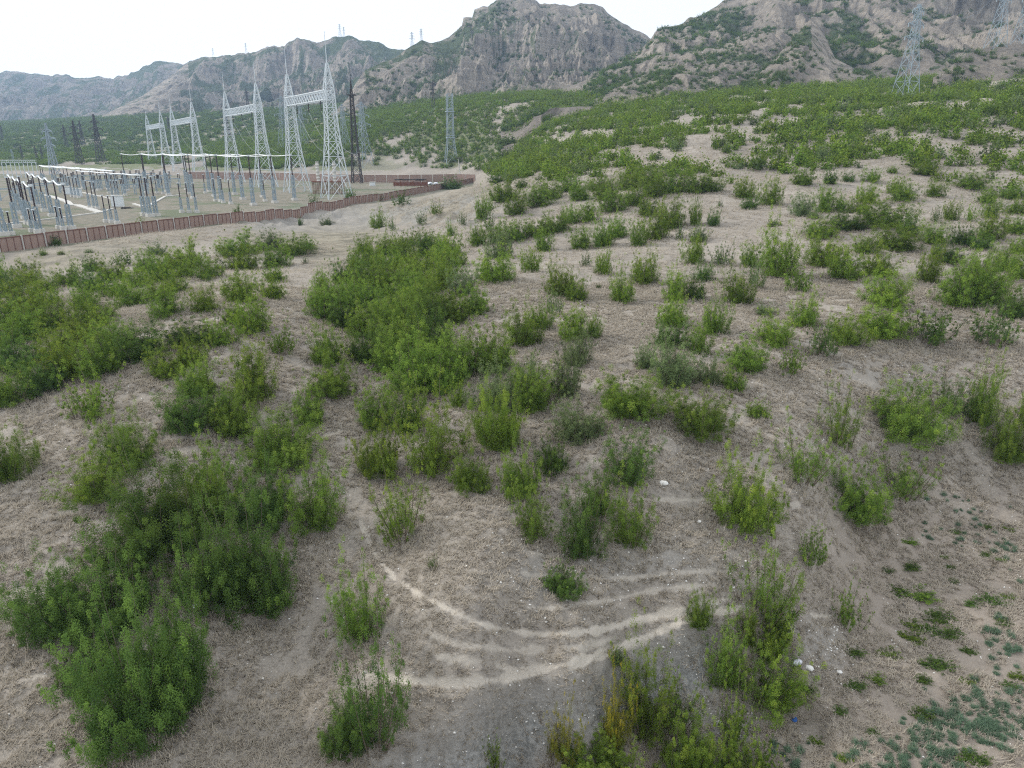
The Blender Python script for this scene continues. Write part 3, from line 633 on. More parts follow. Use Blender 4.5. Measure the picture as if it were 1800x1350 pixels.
eu = np.array([e[0] for e in ENT]); ev = np.array([e[1] for e in ENT]); ew = np.array([e[2] for e in ENT]); eh = np.array([e[3] for e in ENT])
hit0 = cast(eu, np.minimum(ev, 1349))
dl = np.arctan2(ZC-hit0[:, 2], hit0[:, 1])
hit = cast(eu, ev-.26*ew*np.sin(np.clip(dl, 0, 2)))
BASES = []
for k, e in enumerate(ENT):
    x, y, z = hit[k]; d = y*cp-(z-ZC)*sp; m = d/F
    W = ew[k]*m; app = eh[k]*m; de = max(.02, dl[k]); Hh = math.sqrt(max(.2*app*app, app*app-(W*.8*math.sin(de))**2))/math.cos(de)
    Hh = min(max(Hh, .30*W), 2.6*W)
    kf = .90 if ew[k] > 103 and eu[k] < 620 else 0.98 if (e[7] == 'near' and ew[k] > 60) else (1.25 if ev[k] > 480 else 1.36)
    if ev[k] > 1280 and 940 < eu[k] < 1360 and e[5] != 'o': kf = 1.22; W *= kf; Hh *= min(1.06, kf)
    if y < 110: BASES.append((x, y, W))
    fol, stm = random.choice(PROTO[({'R': 'B', 'S': 'U', 'L': 'O', 'D': 'B'}[e[4]]) if (e[7] == 'near' and ew[k] > 55) else e[4]]); big = ew[k] > 42 or e[7] == 'near'
    rz = random.random()*6.28; g = 'shrubs scattered over the hillside'
    if big:
        root = empty("shrub", (x, y, z-.03), e[6], "shrub", g, rz); fo = link("foliage", fol, root); st = link("stems", stm, root)
        fo.scale = st.scale = (W, W, Hh)
    else:
        fo = link("shrub", fol); tag(fo, e[6], "shrub", g); fo.location = (x, y, z-.03); fo.rotation_euler = (0, 0, rz); fo.scale = (W, W, Hh)
    fo.material_slots[0].link = 'OBJECT'; fo.material_slots[0].material = LEAF[e[5]]

# ------------------------------------------------------------------ scrub too dense to count
src = bpy.data.collections.new("scrub_sources")
for tint in 'gyds':
    for i, me in enumerate(FAR):
        o = bpy.data.objects.new(f"scrub_{tint}", me); src.objects.link(o); o.material_slots[0].link = 'OBJECT'; o.material_slots[0].material = LEAF[tint]
NSRC = 4*len(FAR); order = sorted([o.name for o in src.objects]); tint_of = [n.split('_')[1][0] for n in order]
IDX = {t: [i for i, k in enumerate(tint_of) if k == t] for t in 'gyds'}
def instancer(name, P, SC, idx, rot, coll, label, cat):
    me = bpy.data.meshes.new(name); me.vertices.add(len(P)); me.vertices.foreach_set("co", np.ascontiguousarray(P, np.float32).ravel())
    a = me.attributes.new("sc", 'FLOAT_VECTOR', 'POINT'); a.data.foreach_set("vector", np.ascontiguousarray(SC, np.float32).ravel())
    R3 = np.zeros((len(P), 3), np.float32); R3[:, 2] = rot; a = me.attributes.new("rot", 'FLOAT_VECTOR', 'POINT'); a.data.foreach_set("vector", R3.ravel())
    a = me.attributes.new("idx", 'INT', 'POINT'); a.data.foreach_set("value", np.ascontiguousarray(idx, np.int32))
    o = link(name, me); o['kind'] = 'stuff'; o['label'] = label; o['category'] = cat
    g = bpy.data.node_groups.new(name, 'GeometryNodeTree'); g.interface.new_socket("Geometry", in_out='INPUT', socket_type='NodeSocketGeometry'); g.interface.new_socket("Geometry", in_out='OUTPUT', socket_type='NodeSocketGeometry')
    gi = g.nodes.new("NodeGroupInput"); go = g.nodes.new("NodeGroupOutput"); ip = g.nodes.new("GeometryNodeInstanceOnPoints")
    ci = g.nodes.new("GeometryNodeCollectionInfo"); ci.inputs[0].default_value = coll; ci.inputs[1].default_value = True; ci.inputs[2].default_value = True
    def na(n, ty):
        k = g.nodes.new("GeometryNodeInputNamedAttribute"); k.data_type = ty; k.inputs[0].default_value = n
        return [s_ for s_ in k.outputs if s_.enabled and s_.name == 'Attribute'][0]
    g.links.new(gi.outputs[0], ip.inputs['Points']); g.links.new(ci.outputs[0], ip.inputs['Instance']); ip.inputs['Pick Instance'].default_value = True
    g.links.new(na('idx', 'INT'), ip.inputs['Instance Index']); g.links.new(na('rot', 'FLOAT_VECTOR'), ip.inputs['Rotation']); g.links.new(na('sc', 'FLOAT_VECTOR'), ip.inputs['Scale'])
    g.links.new(ip.outputs[0], go.inputs[0]); md = o.modifiers.new("scatter", 'NODES'); md.node_group = g
    return o
def pick(tints, n):
    t = rng.choice(list(tints), n); return np.array([rng.choice(IDX[k]) for k in t])
BOUND = [(-600, 290), (0, 292), (250, 288), (480, 298), (560, 292), (840, 298), (900, 322), (960, 326), (1000, 318), (1130, 318), (1240, 308), (1300, 330), (1400, 302), (1500, 298), (1570, 292), (1640, 318), (1800, 335), (2400, 340)]
BARE = [[(1660, 130), (1800, 115), (1800, 160), (1680, 150)], [(600, 304), (650, 272), (735, 280), (740, 304)],
        [(1045, 268), (1110, 258), (1180, 262), (1160, 274), (1050, 276)], [(1180, 205), (1240, 195), (1230, 212), (1160, 225)], [(960, 240), (1090, 226), (1075, 245), (950, 255)]]
def scatter(cell, ya, yb, a0, a1):
    gx, gy = np.meshgrid(np.arange(a0*yb, a1*yb, cell) if a0 < 0 else np.arange(0, a1*yb, cell), np.arange(ya, yb, cell)); gx = gx.ravel(); gy = gy.ravel()
    x = gx+rng.uniform(-.48, .48, len(gx))*cell; y = gy+rng.uniform(-.48, .48, len(gx))*cell; k = (x/y > a0) & (x/y < a1); x = x[k]; y = y[k]; n = len(x)
    z = gz(x, y); u, v, d = proj(x, y, z)
    vn = fbm(x/22, y/34, 4, 81)*.65 + fbm(x/6, y/8, 3, 85)*.35
    ok = (v < np.interp(u, [b[0] for b in BOUND], [b[1] for b in BOUND]))
    for P in BARE: ok &= ~(inpoly(u, v, P) & (rng.random(n) < .88))
    return x, y, z, u, v, vn, ok
PT, SCL, ID = [], [], []
def addpts(x, y, z, w, h, tints):
    PT.append(np.stack([x, y, z-.05], 1)); SCL.append(np.stack([w, w, h], 1)); ID.append(pick(tints, len(x)))
def size(n, lo, hi): return lo+(hi-lo)*rng.random(n)**1.7
x, y, z, u, v, vn, ok = scatter(2.5, 98, 330, -.1, 1.25)
vf = .55*vn + .45*fbm(x/5.5, y/9, 3, 87); ok &= vf > .492 - .09*sstep(125, 230, y) + rng.normal(size=len(x))*.02; n = ok.sum(); w_ = size(n, 1.5, 3.6); addpts(x[ok], y[ok], z[ok], w_, w_*rng.uniform(.6, 1.0, n), 'ggyyyys')
x, y, z, u, v, vn, ok = scatter(3.0, 330, 620, -.4, 1.0)
vf = .6*vn + .4*fbm(x/7, y/11, 3, 87); ok &= vf > .405 - .05*((u > 640) & (u < 1000) & (v < 285)) + rng.normal(size=len(x))*.02; n = ok.sum(); w_ = size(n, 2.0, 4.4); addpts(x[ok], y[ok], z[ok], w_, w_*rng.uniform(.55, .85, n), 'ggyyys')
x, y, z, u, v, vn, ok = scatter(3.2, 270, 620, -1.0, -.1)
ok &= (vn > .44+.10*((u > 600) & (u < 740) & (v > 268)) + rng.normal(size=len(x))*.02); n = ok.sum(); w_ = size(n, 2.0, 4.4); addpts(x[ok], y[ok], z[ok], w_, w_*rng.uniform(.5, .8, n), 'gggyys')
x, y, z, u, v, vn, ok = scatter(6.0, 620, 1500, -.85, .15)
ok &= vn > .40; n = ok.sum(); w_ = rng.uniform(4.0, 8, n); addpts(x[ok], y[ok], z[ok], w_, w_*rng.uniform(.35, .55, n), 'ggds')
def hill_scatter(key, n, thr, wmin, wmax, tints):
    H = HILLS[key]; nr, nc = H['X'].shape; r0 = rng.integers(2, int(nr*.92), n); c0 = rng.integers(0, nc-1, n); fr = rng.random(n)
    g = lambda A: A[r0, c0]*(1-fr)+A[r0, c0+1]*fr
    x, y, z = g(H['X']), g(H['Y']), g(H['Z'])+ZC; ok = (H['veg'][r0, c0] > thr-rng.random(n)*.35) & (H['rock'][r0, c0] < .75) & (z > gz(np.clip(x, -1.2*y, 1.2*y), np.clip(y, 8, 2600)))
    m = ok.sum(); w_ = rng.uniform(wmin, wmax, m); addpts(x[ok], y[ok], z[ok], w_, w_*rng.uniform(.55, .8, m), tints)
hill_scatter('right', 15000, .52, 2.0, 4.5, 'dddgs'); hill_scatter('spur', 2400, .30, 1.6, 3.2, 'dds'); hill_scatter('cone', 900, .30, 1.5, 3, 'dds'); hill_scatter('knoll', 420, .25, 1.6, 3.2, 'dds')
hill_scatter('mid', 6000, .48, 2.5, 6, 'ddds')
PT = np.concatenate(PT); SCL = np.concatenate(SCL); ID = np.concatenate(ID)
instancer("distant_scrub", PT, SCL, ID, rng.random(len(PT))*6.28, src, "dense green scrub covering the far slopes and the plain behind the substation", "scrub")

# ------------------------------------------------------------------ small ground cover
def blades(n, ya, yb, size, name, m, label, cat, maskfn, per=5):
    y = np.sqrt(rng.random(n)*(yb*yb-ya*ya)+ya*ya); a = rng.uniform(-1.05, 1.05, n); x = a*y; keep = maskfn(x, y); x, y = x[keep], y[keep]
    k = len(x); X = np.repeat(x, per)+rng.normal(size=k*per)*.05; Y = np.repeat(y, per)+rng.normal(size=k*per)*.05; z = gz(X, Y)
    az = rng.random(k*per)*6.28; L = size*(.5+rng.random(k*per)); lean = rng.uniform(.65, 1.45, k*per)
    tip = np.stack([X+np.cos(az)*np.sin(lean)*L, Y+np.sin(az)*np.sin(lean)*L, z+np.cos(lean)*L], 1); wv = .014+.014*rng.random(k*per)
    b0 = np.stack([X-np.sin(az)*wv, Y+np.cos(az)*wv, z-.01], 1); b1 = np.stack([X+np.sin(az)*wv, Y-np.cos(az)*wv, z-.01], 1)
    me = np_mesh(name, np.stack([b0, b1, tip], 1).reshape(-1, 3), np.arange(3*k*per).reshape(-1, 3), [m]); fattr(me, 'lv', np.repeat(rng.random(k), per), 'FACE'); fattr(me, 'tip', rng.random(k*per)*.6, 'FACE')
    o = link(name, me); o['kind'] = 'stuff'; o['label'] = label; o['category'] = cat
def pmask(x, y):
    fi = np.interp(np.log(y), LG, np.arange(NL)); fj = (x/y+1.25)/2.5*(NA-1)
    return bil(pathw, fi, fj), bil(gravel, fi, fj)
def drymask(x, y):
    p, g = pmask(x, y); return (p < .12) & (rng.random(len(x)) > g*.75) & (fbm(x/1.1, y/1.1, 3, 91) > .33)
blades(190000, 14, 62, .19, "dry_grass", LEAF['b'], "short dry straw-coloured grass over the near hillside", "dry grass", drymask, 8)
blades(150000, 55, 175, .42, "dry_grass", LEAF['b'], "short dry straw-coloured grass over the middle slopes", "dry grass", lambda x, y: (np.abs(x) < .95*y) & (gz(x, y) > 7.04) & (fbm(x/2.2, y/2.2, 3, 93) > .38), 5)
def skirts():
    bx, by, bw = np.array(BASES).T; rep_ = np.clip((bw*bw*9).astype(int), 8, 160); X = np.repeat(bx, rep_); Y = np.repeat(by, rep_); Wd = np.repeat(bw, rep_); n = len(X)
    az = rng.random(n)*6.28; rr = Wd*(.30+.40*rng.random(n)); x = X+np.cos(az)*rr; y = Y+np.sin(az)*rr; z = gz(x, y); per = 6
    x, y, z = [np.repeat(q, per)+(rng.normal(size=n*per)*.05 if k < 2 else 0) for k, q in enumerate((x, y, z))]; a2 = rng.random(n*per)*6.28; L = .30*(.5+rng.random(n*per)); le = rng.uniform(.25, 1.1, n*per); wv = .018+.012*rng.random(n*per)
    tip = np.stack([x+np.cos(a2)*np.sin(le)*L, y+np.sin(a2)*np.sin(le)*L, z+np.cos(le)*L], 1); b0 = np.stack([x-np.sin(a2)*wv, y+np.cos(a2)*wv, z-.02], 1); b1 = np.stack([x+np.sin(a2)*wv, y-np.cos(a2)*wv, z-.02], 1)
    me = np_mesh("dry_grass", np.stack([b0, b1, tip], 1).reshape(-1, 3), np.arange(3*n*per).reshape(-1, 3), [LEAF['b']]); fattr(me, 'lv', np.repeat(rng.random(n)*.6, per), 'FACE'); fattr(me, 'tip', np.zeros(n*per), 'FACE')
    o = link("dry_grass", me); o['kind'] = 'stuff'; o['label'] = "taller dry grass growing round the feet of the shrubs"; o['category'] = "dry grass"
skirts()
def rocks(n, name, label, maskfn, smin, smax, ya=15, yb=60):
    y = np.sqrt(rng.random(n)*(yb*yb-ya*ya)+ya*ya); x = rng.uniform(-1, 1, n)*y; k = maskfn(x, y); x, y = x[k], y[k]; n = len(x); z = gz(x, y)
    O = np.array([[1, 0, 0], [0, 1, 0], [-1, 0, 0], [0, -1, 0], [0, 0, 1], [0, 0, -1]], float); Fo = np.array([[0, 1, 4], [1, 2, 4], [2, 3, 4], [3, 0, 4], [1, 0, 5], [2, 1, 5], [3, 2, 5], [0, 3, 5]])
    s = smin*(smax/smin)**(rng.random(n)**1.8); V = O[None]*(1+rng.normal(size=(n, 6, 1))*.25)*s[:, None, None]*np.array([1, .8, .6]); r_ = rng.random(n)*6.28; c, d = np.cos(r_)[:, None], np.sin(r_)[:, None]
    V = np.stack([V[..., 0]*c-V[..., 1]*d, V[..., 0]*d+V[..., 1]*c, V[..., 2]], -1) + np.stack([x, y, z+s*.2], 1)[:, None]
    me = np_mesh(name, V.reshape(-1, 3), (Fo[None]+6*np.arange(n)[:, None, None]).reshape(-1, 3), [M_stone], smooth=True); o = link(name, me); o['kind'] = 'stuff'; o['label'] = label; o['category'] = "pebbles"
def stonemask(x, y):
    p, g = pmask(x, y); u, v, d = proj(x, y, gz(x, y)); zone = inpoly(u, v, [(1390, 1085), (1500, 1100), (1500, 1200), (1400, 1200)]) | inpoly(u, v, [(1205, 1205), (1340, 1210), (1310, 1300), (1190, 1310)])
    kn = inpoly(u, v, [(850, 940), (1300, 930), (1360, 1060), (900, 1100)])
    return rng.random(len(x)) < np.where(zone, 1.0, np.where(kn, .42, .07)+.55*g*(v > 1000))
rocks(90000, "pebbles", "pale loose pebbles strewn over the near slopes and the scarp", stonemask, .018, .07)

WEEDS = "1610 1047 60 22;1578 1040 40 18;1650 1085 52 24;1595 1097 40 16;1640 1110 44 18;1672 1115 40 24;1600 1122 44 20;1650 1170 50 30;1622 1195 30 22;1702 1200 34 18;1745 1058 44 26;1710 1062 28 14;1772 1052 28 18;1670 997 18 12;1675 1022 18 12;1598 953 26 14;1560 1003 22 12;1602 998 30 20;1536 1195 34 26;1505 1205 34 18;1535 1288 22 20;1490 1335 34 18;1712 1335 50 34;1620 1256 40 30;1772 930 26 14;1730 925 24 10;1678 935 20 10;1660 980 14 8;1704 1145 26 14;1765 1095 28 16;1560 1150 40 16;1500 1145 40 18;1475 1250 28 22;1440 1305 34 18;1420 1210 30 14;1390 1215 26 14;1788 1190 30 22;1775 1205 26 18;1733 975 20 12;1760 985 18 10"
wl = [tuple(map(float, p.split())) for p in WEEDS.split(";")]; wh = cast([p[0] for p in wl], [p[1] for p in wl])
order_w = sorted(range(len(wl)), key=lambda i: wl[i][1]); wrow = {}
for r0 in range(0, len(order_w), 5):
    for ci, i in enumerate(sorted(order_w[r0:r0+5], key=lambda i: wl[i][0])): wrow[i] = (r0//5, ci)
for i, (p, h) in enumerate(zip(wl, wh)):
    m = (h[1]*cp-(h[2]-ZC)*sp)/F; fol = PROTO['D'][i % 3][0]; o = link("weed_clump", fol); o.location = (h[0], h[1], h[2]-.02)
    o.scale = (p[2]*m, p[2]*m*.8, max(.12, p[3]*m*.35)); o.rotation_euler = (0, 0, random.random()*.6-.3)
    ri, ci = wrow[i]; rn = "back" if ri == 0 else ("front" if ri == 7 else ORD[ri]); pn = "leftmost" if ci == 0 else ("rightmost" if ci == 4 else ORD[ci]+" from left")
    tag(o, f"low green weed clump, {pn} in the {rn} row on the brown field", "weed", "low weeds on the right field"); o.material_slots[0].link = 'OBJECT'; o.material_slots[0].material = LEAF['d' if i % 3 else 'g']
P = []
for cx, cy, rx, ry, n in ((1700, 1255, 70, 40, 60), (1640, 1290, 50, 40, 40), (1750, 1280, 60, 35, 55), (1600, 1330, 50, 30, 25), (1680, 1320, 60, 30, 30), (1760, 1130, 60, 40, 34), (1690, 945, 60, 30, 22), (1770, 960, 40, 40, 18), (1700, 880, 70, 20, 14), (1530, 1330, 60, 30, 14), (1400, 1330, 60, 20, 12), (1780, 1230, 40, 20, 16)):
    P += [(cx+rx*rng.normal()*.6, cy+ry*rng.normal()*.6) for _ in range(n)]
P = [(u_, min(v_, 1349)) for u_, v_ in P]; Hw = cast([p[0] for p in P], [p[1] for p in P])
wsrc = bpy.data.collections.new("weed_sources")
for i in range(3):
    o = bpy.data.objects.new("teal_weed", PROTO['D'][i][0]); wsrc.objects.link(o); o.material_slots[0].link = 'OBJECT'; o.material_slots[0].material = LEAF['t']
n = len(Hw); w_ = rng.uniform(.12, .34, n); instancer("teal_ground_cover", Hw, np.stack([w_, w_, w_*.6], 1), rng.integers(0, 3, n), rng.random(n)*6.28, wsrc, "blue-green creeping weeds spread over the brown field at bottom right", "ground cover")

# ------------------------------------------------------------------ substation and lines
def lattice(mb, prof, seg, r, rb, base=(0, 0, 0), rz=0):
    """four-legged lattice mast: prof = [(height, width)]"""
    hs = [p[0] for p in prof]; ws = [p[1] for p in prof]; cr, sr = math.cos(rz), math.sin(rz)
    def cor(h):
        w2 = np.interp(h, hs, ws)/2; return [Vector((base[0]+x*cr-y*sr, base[1]+x*sr+y*cr, base[2]+h)) for x, y in ((-w2, -w2), (w2, -w2), (w2, w2), (-w2, w2))]
    H = [hs[0]]
    while H[-1] < hs[-1]-.01: H.append(min(hs[-1], H[-1]+max(seg, .95*np.interp(H[-1], hs, ws))))
    for h0, h1 in zip(H[:-1], H[1:]):
        a, b = cor(h0), cor(h1)
        for k in range(4):
            mb.bar(a[k], b[k], r); mb.bar(a[k], b[(k+1) % 4], rb); mb.bar(a[(k+1) % 4], b[k], rb); mb.bar(b[k], b[(k+1) % 4], rb)
YZ = 7.0                                      # yard level
def yard(u, v):                               # point of the yard plane seen at (u, v)
    Y = (YZ-ZC)/float(tv(v)); return (float(av(u, v))*Y, Y)
# gantries: eight towers on one receding line, joined in pairs by lattice beams
GD = Vector((-.541, .841, 0)); g0 = Vector((*yard(592, 349), 0))
def line_at(u):                               # point of the tower line that appears at column u
    lo, hi = -60.0, 700.0
    for _ in range(60):
        mid = (lo+hi)/2; p = g0+GD*mid; uu = proj(p.x, p.y, YZ)[0]
        if uu > u: lo = mid
        else: hi = mid
    return g0+GD*lo
GU = [(592, 523), (468, 413), (353, 316), (296, 271)]; GRZ = math.atan2(GD.y, GD.x)
GL = ["nearest white lattice gantry, largest, its beam sloping to the right", "second white lattice gantry from the right, behind the white busbars", "third white lattice gantry from the right, smaller, with cables at its side", "farthest and smallest white lattice gantry at the left end of the line"]
for (ur, ul), lab in zip(GU, GL):
    a = line_at(ur); b = line_at(ul); za = float(gz(a.x, a.y)); zb_ = float(gz(b.x, b.y)); root = empty("lattice_gantry", (a.x, a.y, YZ), lab, "gantry", "white gantries in the substation")
    for q in (Vector((0, 0, 0)), b-a):
        mb = MB(); lattice(mb, [(-.6, 7.0), (11, 4.1), (17, 3.0), (27.5, 2.3), (28, 2.3), (34.5, .35)], 2.5, .12, .06, (q.x, q.y, 0), GRZ); mb.build("tower", M_white, root)
        mb = MB(); mb.bar((q.x, q.y, 34.4), (q.x, q.y, 42), .11, .04); mb.build("lightning_rod", M_white, root)
    mb = MB(); L = (b-a).length; d = (b-a).normalized(); nrm = Vector((-d.y, d.x, 0)); n = max(6, int(L/2.2))
    c = lambda k, sx, sz: d*(L*k/n)+nrm*(sx*1.1)+Vector((0, 0, 25.6+sz))
    for sx in (-1, 1):
        for sz in (0, 2.3): mb.bar(c(0, sx, sz), c(n, sx, sz), .12)
    for k in range(n):
        for sx in (-1, 1): mb.bar(c(k, sx, 0), c(k+1, sx, 2.3), .06); mb.bar(c(k, sx, 0), c(k, sx, 2.3), .06)
        for sz in (0, 2.3): mb.bar(c(k, -1, sz), c(k+1, 1, sz), .07)
    mb.build("beam", M_white, root)
    for k, f_ in enumerate((.2, .5, .8)):
        mb = MB(); p0 = d*(L*f_)+Vector((0, 0, 25.6)); mb.tube([p0, p0+Vector((0, 0, -2.6))], [.12, .12], 6); mb.build("insulator_string", M_insul, root)
        p1 = p0+Vector((0, 0, -2.6)); e1 = p1-nrm*9+Vector((0, 0, -11.5)); mb = MB(); mb.tube([p1*(1-q_)+e1*q_+Vector((0, 0, -2.8*math.sin(math.pi*q_))) for q_ in [i_/10 for i_ in range(11)]], .035, 5); mb.build("dropper_cable", M_pipe, root)
# busbars on insulator posts
def post_meshes():
    st = MB(); lattice(st, [(0, .62), (1, .5)], .11, .05, .022); ins = MB(); n = 15
    pts = [(0, 0, k/(2*n)) for k in range(2*n+1)]; ins.tube(pts, [.085 if k % 2 else .15 for k in range(2*n+1)], 8); ft = MB(); ft.box((0, 0, .15), (1.25, 1.25, .9)); cap = MB(); cap.box((0, 0, .0), (.34, .34, .14))
    return st.mesh("steel_post", M_blue), ins.mesh("insulator", M_insul), ft.mesh("footing", M_conc), cap.mesh("cap", M_white)
PM_ = post_meshes()
def post(x, y, h, lab, frac=.55, grp="insulator posts in the substation", parts=True):
    z = float(gz(x, y)); r = empty("insulator_post", (x, y, z), lab, "insulator post", grp, .78)
    o = link("steel_post", PM_[0], r); fs = 1.1 if h > 6.4 else .65; o.scale = (fs, fs, h*frac); o = link("insulator", PM_[1], r); o.location = (0, 0, h*frac); o.scale = (min(1.3, .75+.45*fs),)*2 + (h*(1-frac)-.1,)
    o = link("footing", PM_[2], r); o.scale = (min(1.15, .2+.8*fs),)*2 + (1,); o = link("cap", PM_[3], r); o.location = (0, 0, h-.07); o.scale = (1.2, 1.2, 1)
def busline(x0, y0, n, step, zt, lab, plab, sag=.35, r=.10, D=Vector((-.707, .707, 0))):
    pts = []; base = (x0, y0, zt); root = empty("busbar", base, lab, "busbar", "white tubular busbars")
    for k in range(n):
        p0 = D*(step*k)
        for j in range(8): pts.append(p0+D*(step*j/8)+Vector((0, 0, -sag*math.sin(math.pi*j/8))))
    pts.append(D*(step*n)); mb = MB(); mb.tube(pts, r, 6); mb.build("tube", M_pipe, root)
    mb = MB()
    for k in range(n+1): p = D*(step*k); mb.box((p.x, p.y, -.02), (.5, .5, .3), .78)
    mb.build("clamps", M_white, root)
    for k in range(n+1):
        p = D*(step*k); X, Y_ = x0+p.x, y0+p.y
        post(X, Y_, zt-float(gz(X, Y_))-.1, f"tall post {ORD[k]} from the near end under the {plab}")
busline(-63, 178, 5, 18, 18.6, "front white busbar, ending nearest the fence behind the gantry legs", "front high busbar")
busline(-60.3, 186, 5, 18, 18.6, "middle white busbar of the three long high ones", "middle high busbar")
busline(-58.2, 196, 5, 18, 18.6, "rear white busbar reaching the nearest gantry's left leg", "rear high busbar")
busline(-75.6, 124, 5, 15, 14.5, "longer white sagging busbar at the left edge, near the fence", "longer left-edge busbar", .5, .13, Vector((-.60, .80, 0)))
busline(-77.5, 118.5, 4, 15, 14.5, "shorter white sagging busbar at the left edge, closest to the fence", "shorter left-edge busbar", .5, .13, Vector((-.60, .80, 0)))
busline(-82.5, 116, 4, 15, 14.3, "outermost white sagging busbar, mostly cut by the left edge", "outermost left-edge busbar", .5, .13, Vector((-.60, .80, 0)))
busline(-136, 248, 5, 17, 13.6, "grey low busbar far back, beyond the white cabinets", "far low busbar", .15, .2)
busline(-125, 232, 5, 17, 13.6, "grey low busbar before the farthest one, beyond the cabinets", "second far low busbar", .15, .2)
busline(-103, 205, 4, 15, 13.2, "grey low busbar ending by the second gantry's foot", "low middle busbar", .15, .16)
POSTS = [("row of three before the third gantry", [(320, 374, 50), (333, 374, 50), (346, 374, 50)]), ("staggered row of three under the front busbar", [(379, 354, 38), (393, 357, 41), (406, 359, 41)]), ("row of three left of the concrete trough", [(254, 379, 64), (264, 381, 66), (275, 380, 66)]),
         ("row of three beside the white cabinet", [(187, 391, 46), (197, 392, 46), (207, 394, 48)]), ("rear row of three behind the trough junction", [(158, 366, 46), (166, 367, 46), (172, 368, 46)]), ("dim row of three behind the large cabinet", [(198, 346, 28), (204, 346, 28), (209, 347, 28)]),
         ("pair between the two left-edge busbars", [(104, 402, 38), (112, 404, 38)]), ("pair at the left edge below the busbars", [(57, 408, 40), (66, 410, 40)]), ("pair right of the second gantry", [(466, 354, 36), (361, 340, 32)]), ("row of three before the two cabinets", [(127, 346, 34), (133, 347, 34), (139, 348, 34)]), ("row of three before the far low busbar", [(110, 335, 28), (115, 335, 28), (120, 336, 28)]),
         ("rear row of three near the farthest gantry", [(276, 340, 30), (287, 341, 30), (297, 342, 30)]), ("tall blue-grey row of three at the left edge", [(8, 414, 92), (30, 400, 84), (50, 394, 80)]), ("left-corner pair nearest the fence", [(12, 412, 40), (21, 413, 40)])]
for nm, L in POSTS:
    for k, (u_, v_, hp) in enumerate(L):
        x_, y_ = yard(u_, v_); d = y_*cp+13*sp; post(x_, y_, hp*d/F*1.02, f"short post, {['left', 'middle', 'right'][k] if len(L) == 3 else ['left', 'right'][k]} one of the {nm}", .5)
def switch_frame(u_, v_, wd, hh, lab, rz=.78):
    x_, y_ = yard(u_, v_); r = empty("disconnect_switch", (x_, y_, float(gz(x_, y_))), lab, "switchgear", "switchgear frames in the substation", rz); mb = MB()
    for sx in (-wd/2, 0, wd/2): mb.bar((sx, 0, -.2), (sx, 0, hh), .11); mb.bar((sx, 1.4, -.2), (sx, 1.4, hh), .11)
    for sy in (0, 1.4): mb.bar((-wd/2-.6, sy, hh), (wd/2+.6, sy, hh), .13)
    mb.bar((-wd/2, 0, .4), (0, 0, hh), .05); mb.bar((wd/2, 0, .4), (0, 0, hh), .05); mb.build("steel_frame", M_blue, r)
    for k in range(3):
        for sy in (0, 1.4): mb = MB(); mb.tube([(-wd/2+wd*k/2, sy, hh+.1+.12*i) for i in range(13)], [.1 if i % 2 else .17 for i in range(13)], 6); mb.build("insulator", M_insul, r)
        mb = MB(); mb.bar((-wd/2+wd*k/2, -.3, hh+1.7), (-wd/2+wd*k/2, 1.8, hh+1.75), .07); mb.build("switch_blade", M_white, r)
SWF = [(150, 322), (178, 321), (205, 320), (232, 319), (258, 318), (285, 322), (170, 333), (200, 332), (228, 330), (240, 342), (300, 330), (262, 331), (60, 345), (85, 340), (30, 352), (130, 326)]
so_ = sorted(range(len(SWF)), key=lambda i: SWF[i][1])
for r0 in range(0, 16, 4):
    for ci, i in enumerate(sorted(so_[r0:r0+4], key=lambda i: SWF[i][0])): switch_frame(*SWF[i], 7, 3.0, f"blue-grey switch frame with dark insulators, {['leftmost', 'second from left', 'third from left', 'rightmost'][ci]} in the {['farthest', 'second', 'third', 'nearest'][r0//4]} row")
def conductor(p, q, sag, lab, r=.022):
    p = Vector(p); q = Vector(q); mb = MB(); mb.tube([p.lerp(q, k/24)-p+Vector((0, 0, -sag*4*(k/24)*(1-k/24))) for k in range(25)], r, 4)
    o = mb.build("overhead_line", M_blue); o.location = p; tag(o, lab, "cable", "overhead lines")
# cabinets
for (u_, v_, wd, hh, lab) in ((208, 364, 2.6, 2.4, "white equipment cabinet standing alone beside dark debris"), (121, 342, 2.2, 2.0, "left of the two white cabinets standing together"), (138, 346, 2.0, 2.0, "right of the two white cabinets, partly behind posts"), (655, 327, 1.9, 1.2, "small grey equipment box before the rear fence")):
    x_, y_ = yard(u_, v_); r = empty("equipment_cabinet", (x_, y_, float(gz(x_, y_))), lab, "cabinet", None, .35)
    mb = MB(); mb.box((0, 0, hh/2+.2), (wd, 1.3, hh)); mb.build("housing", M_cab, r); mb = MB(); mb.box((0, 0, hh+.26), (wd+.3, 1.6, .12)); mb.build("roof", M_conc, r)
    mb = MB(); mb.box((-wd/4, -.665, hh/2+.2), (wd/2-.08, .03, hh-.2)); mb.box((wd/4, -.665, hh/2+.2), (wd/2-.08, .03, hh-.2)); mb.build("door", M_cab, r); mb = MB(); mb.box((0, 0, .08), (wd+.2, 1.5, .24)); mb.build("plinth", M_conc, r)
x_, y_ = yard(222, 367); mb = MB()
for k in range(16): mb.bar((random.uniform(-1.2, 1.2), random.uniform(-.5, .5), .05+.3*random.random()), (random.uniform(-1.4, 1.4), random.uniform(-.6, .6), .1+.3*random.random()), .07)
o = mb.build("debris_heap", M_dark); o.location = (x_, y_, float(gz(x_, y_))); tag(o, "dark heap of scrap bars beside the lone white cabinet", "debris")
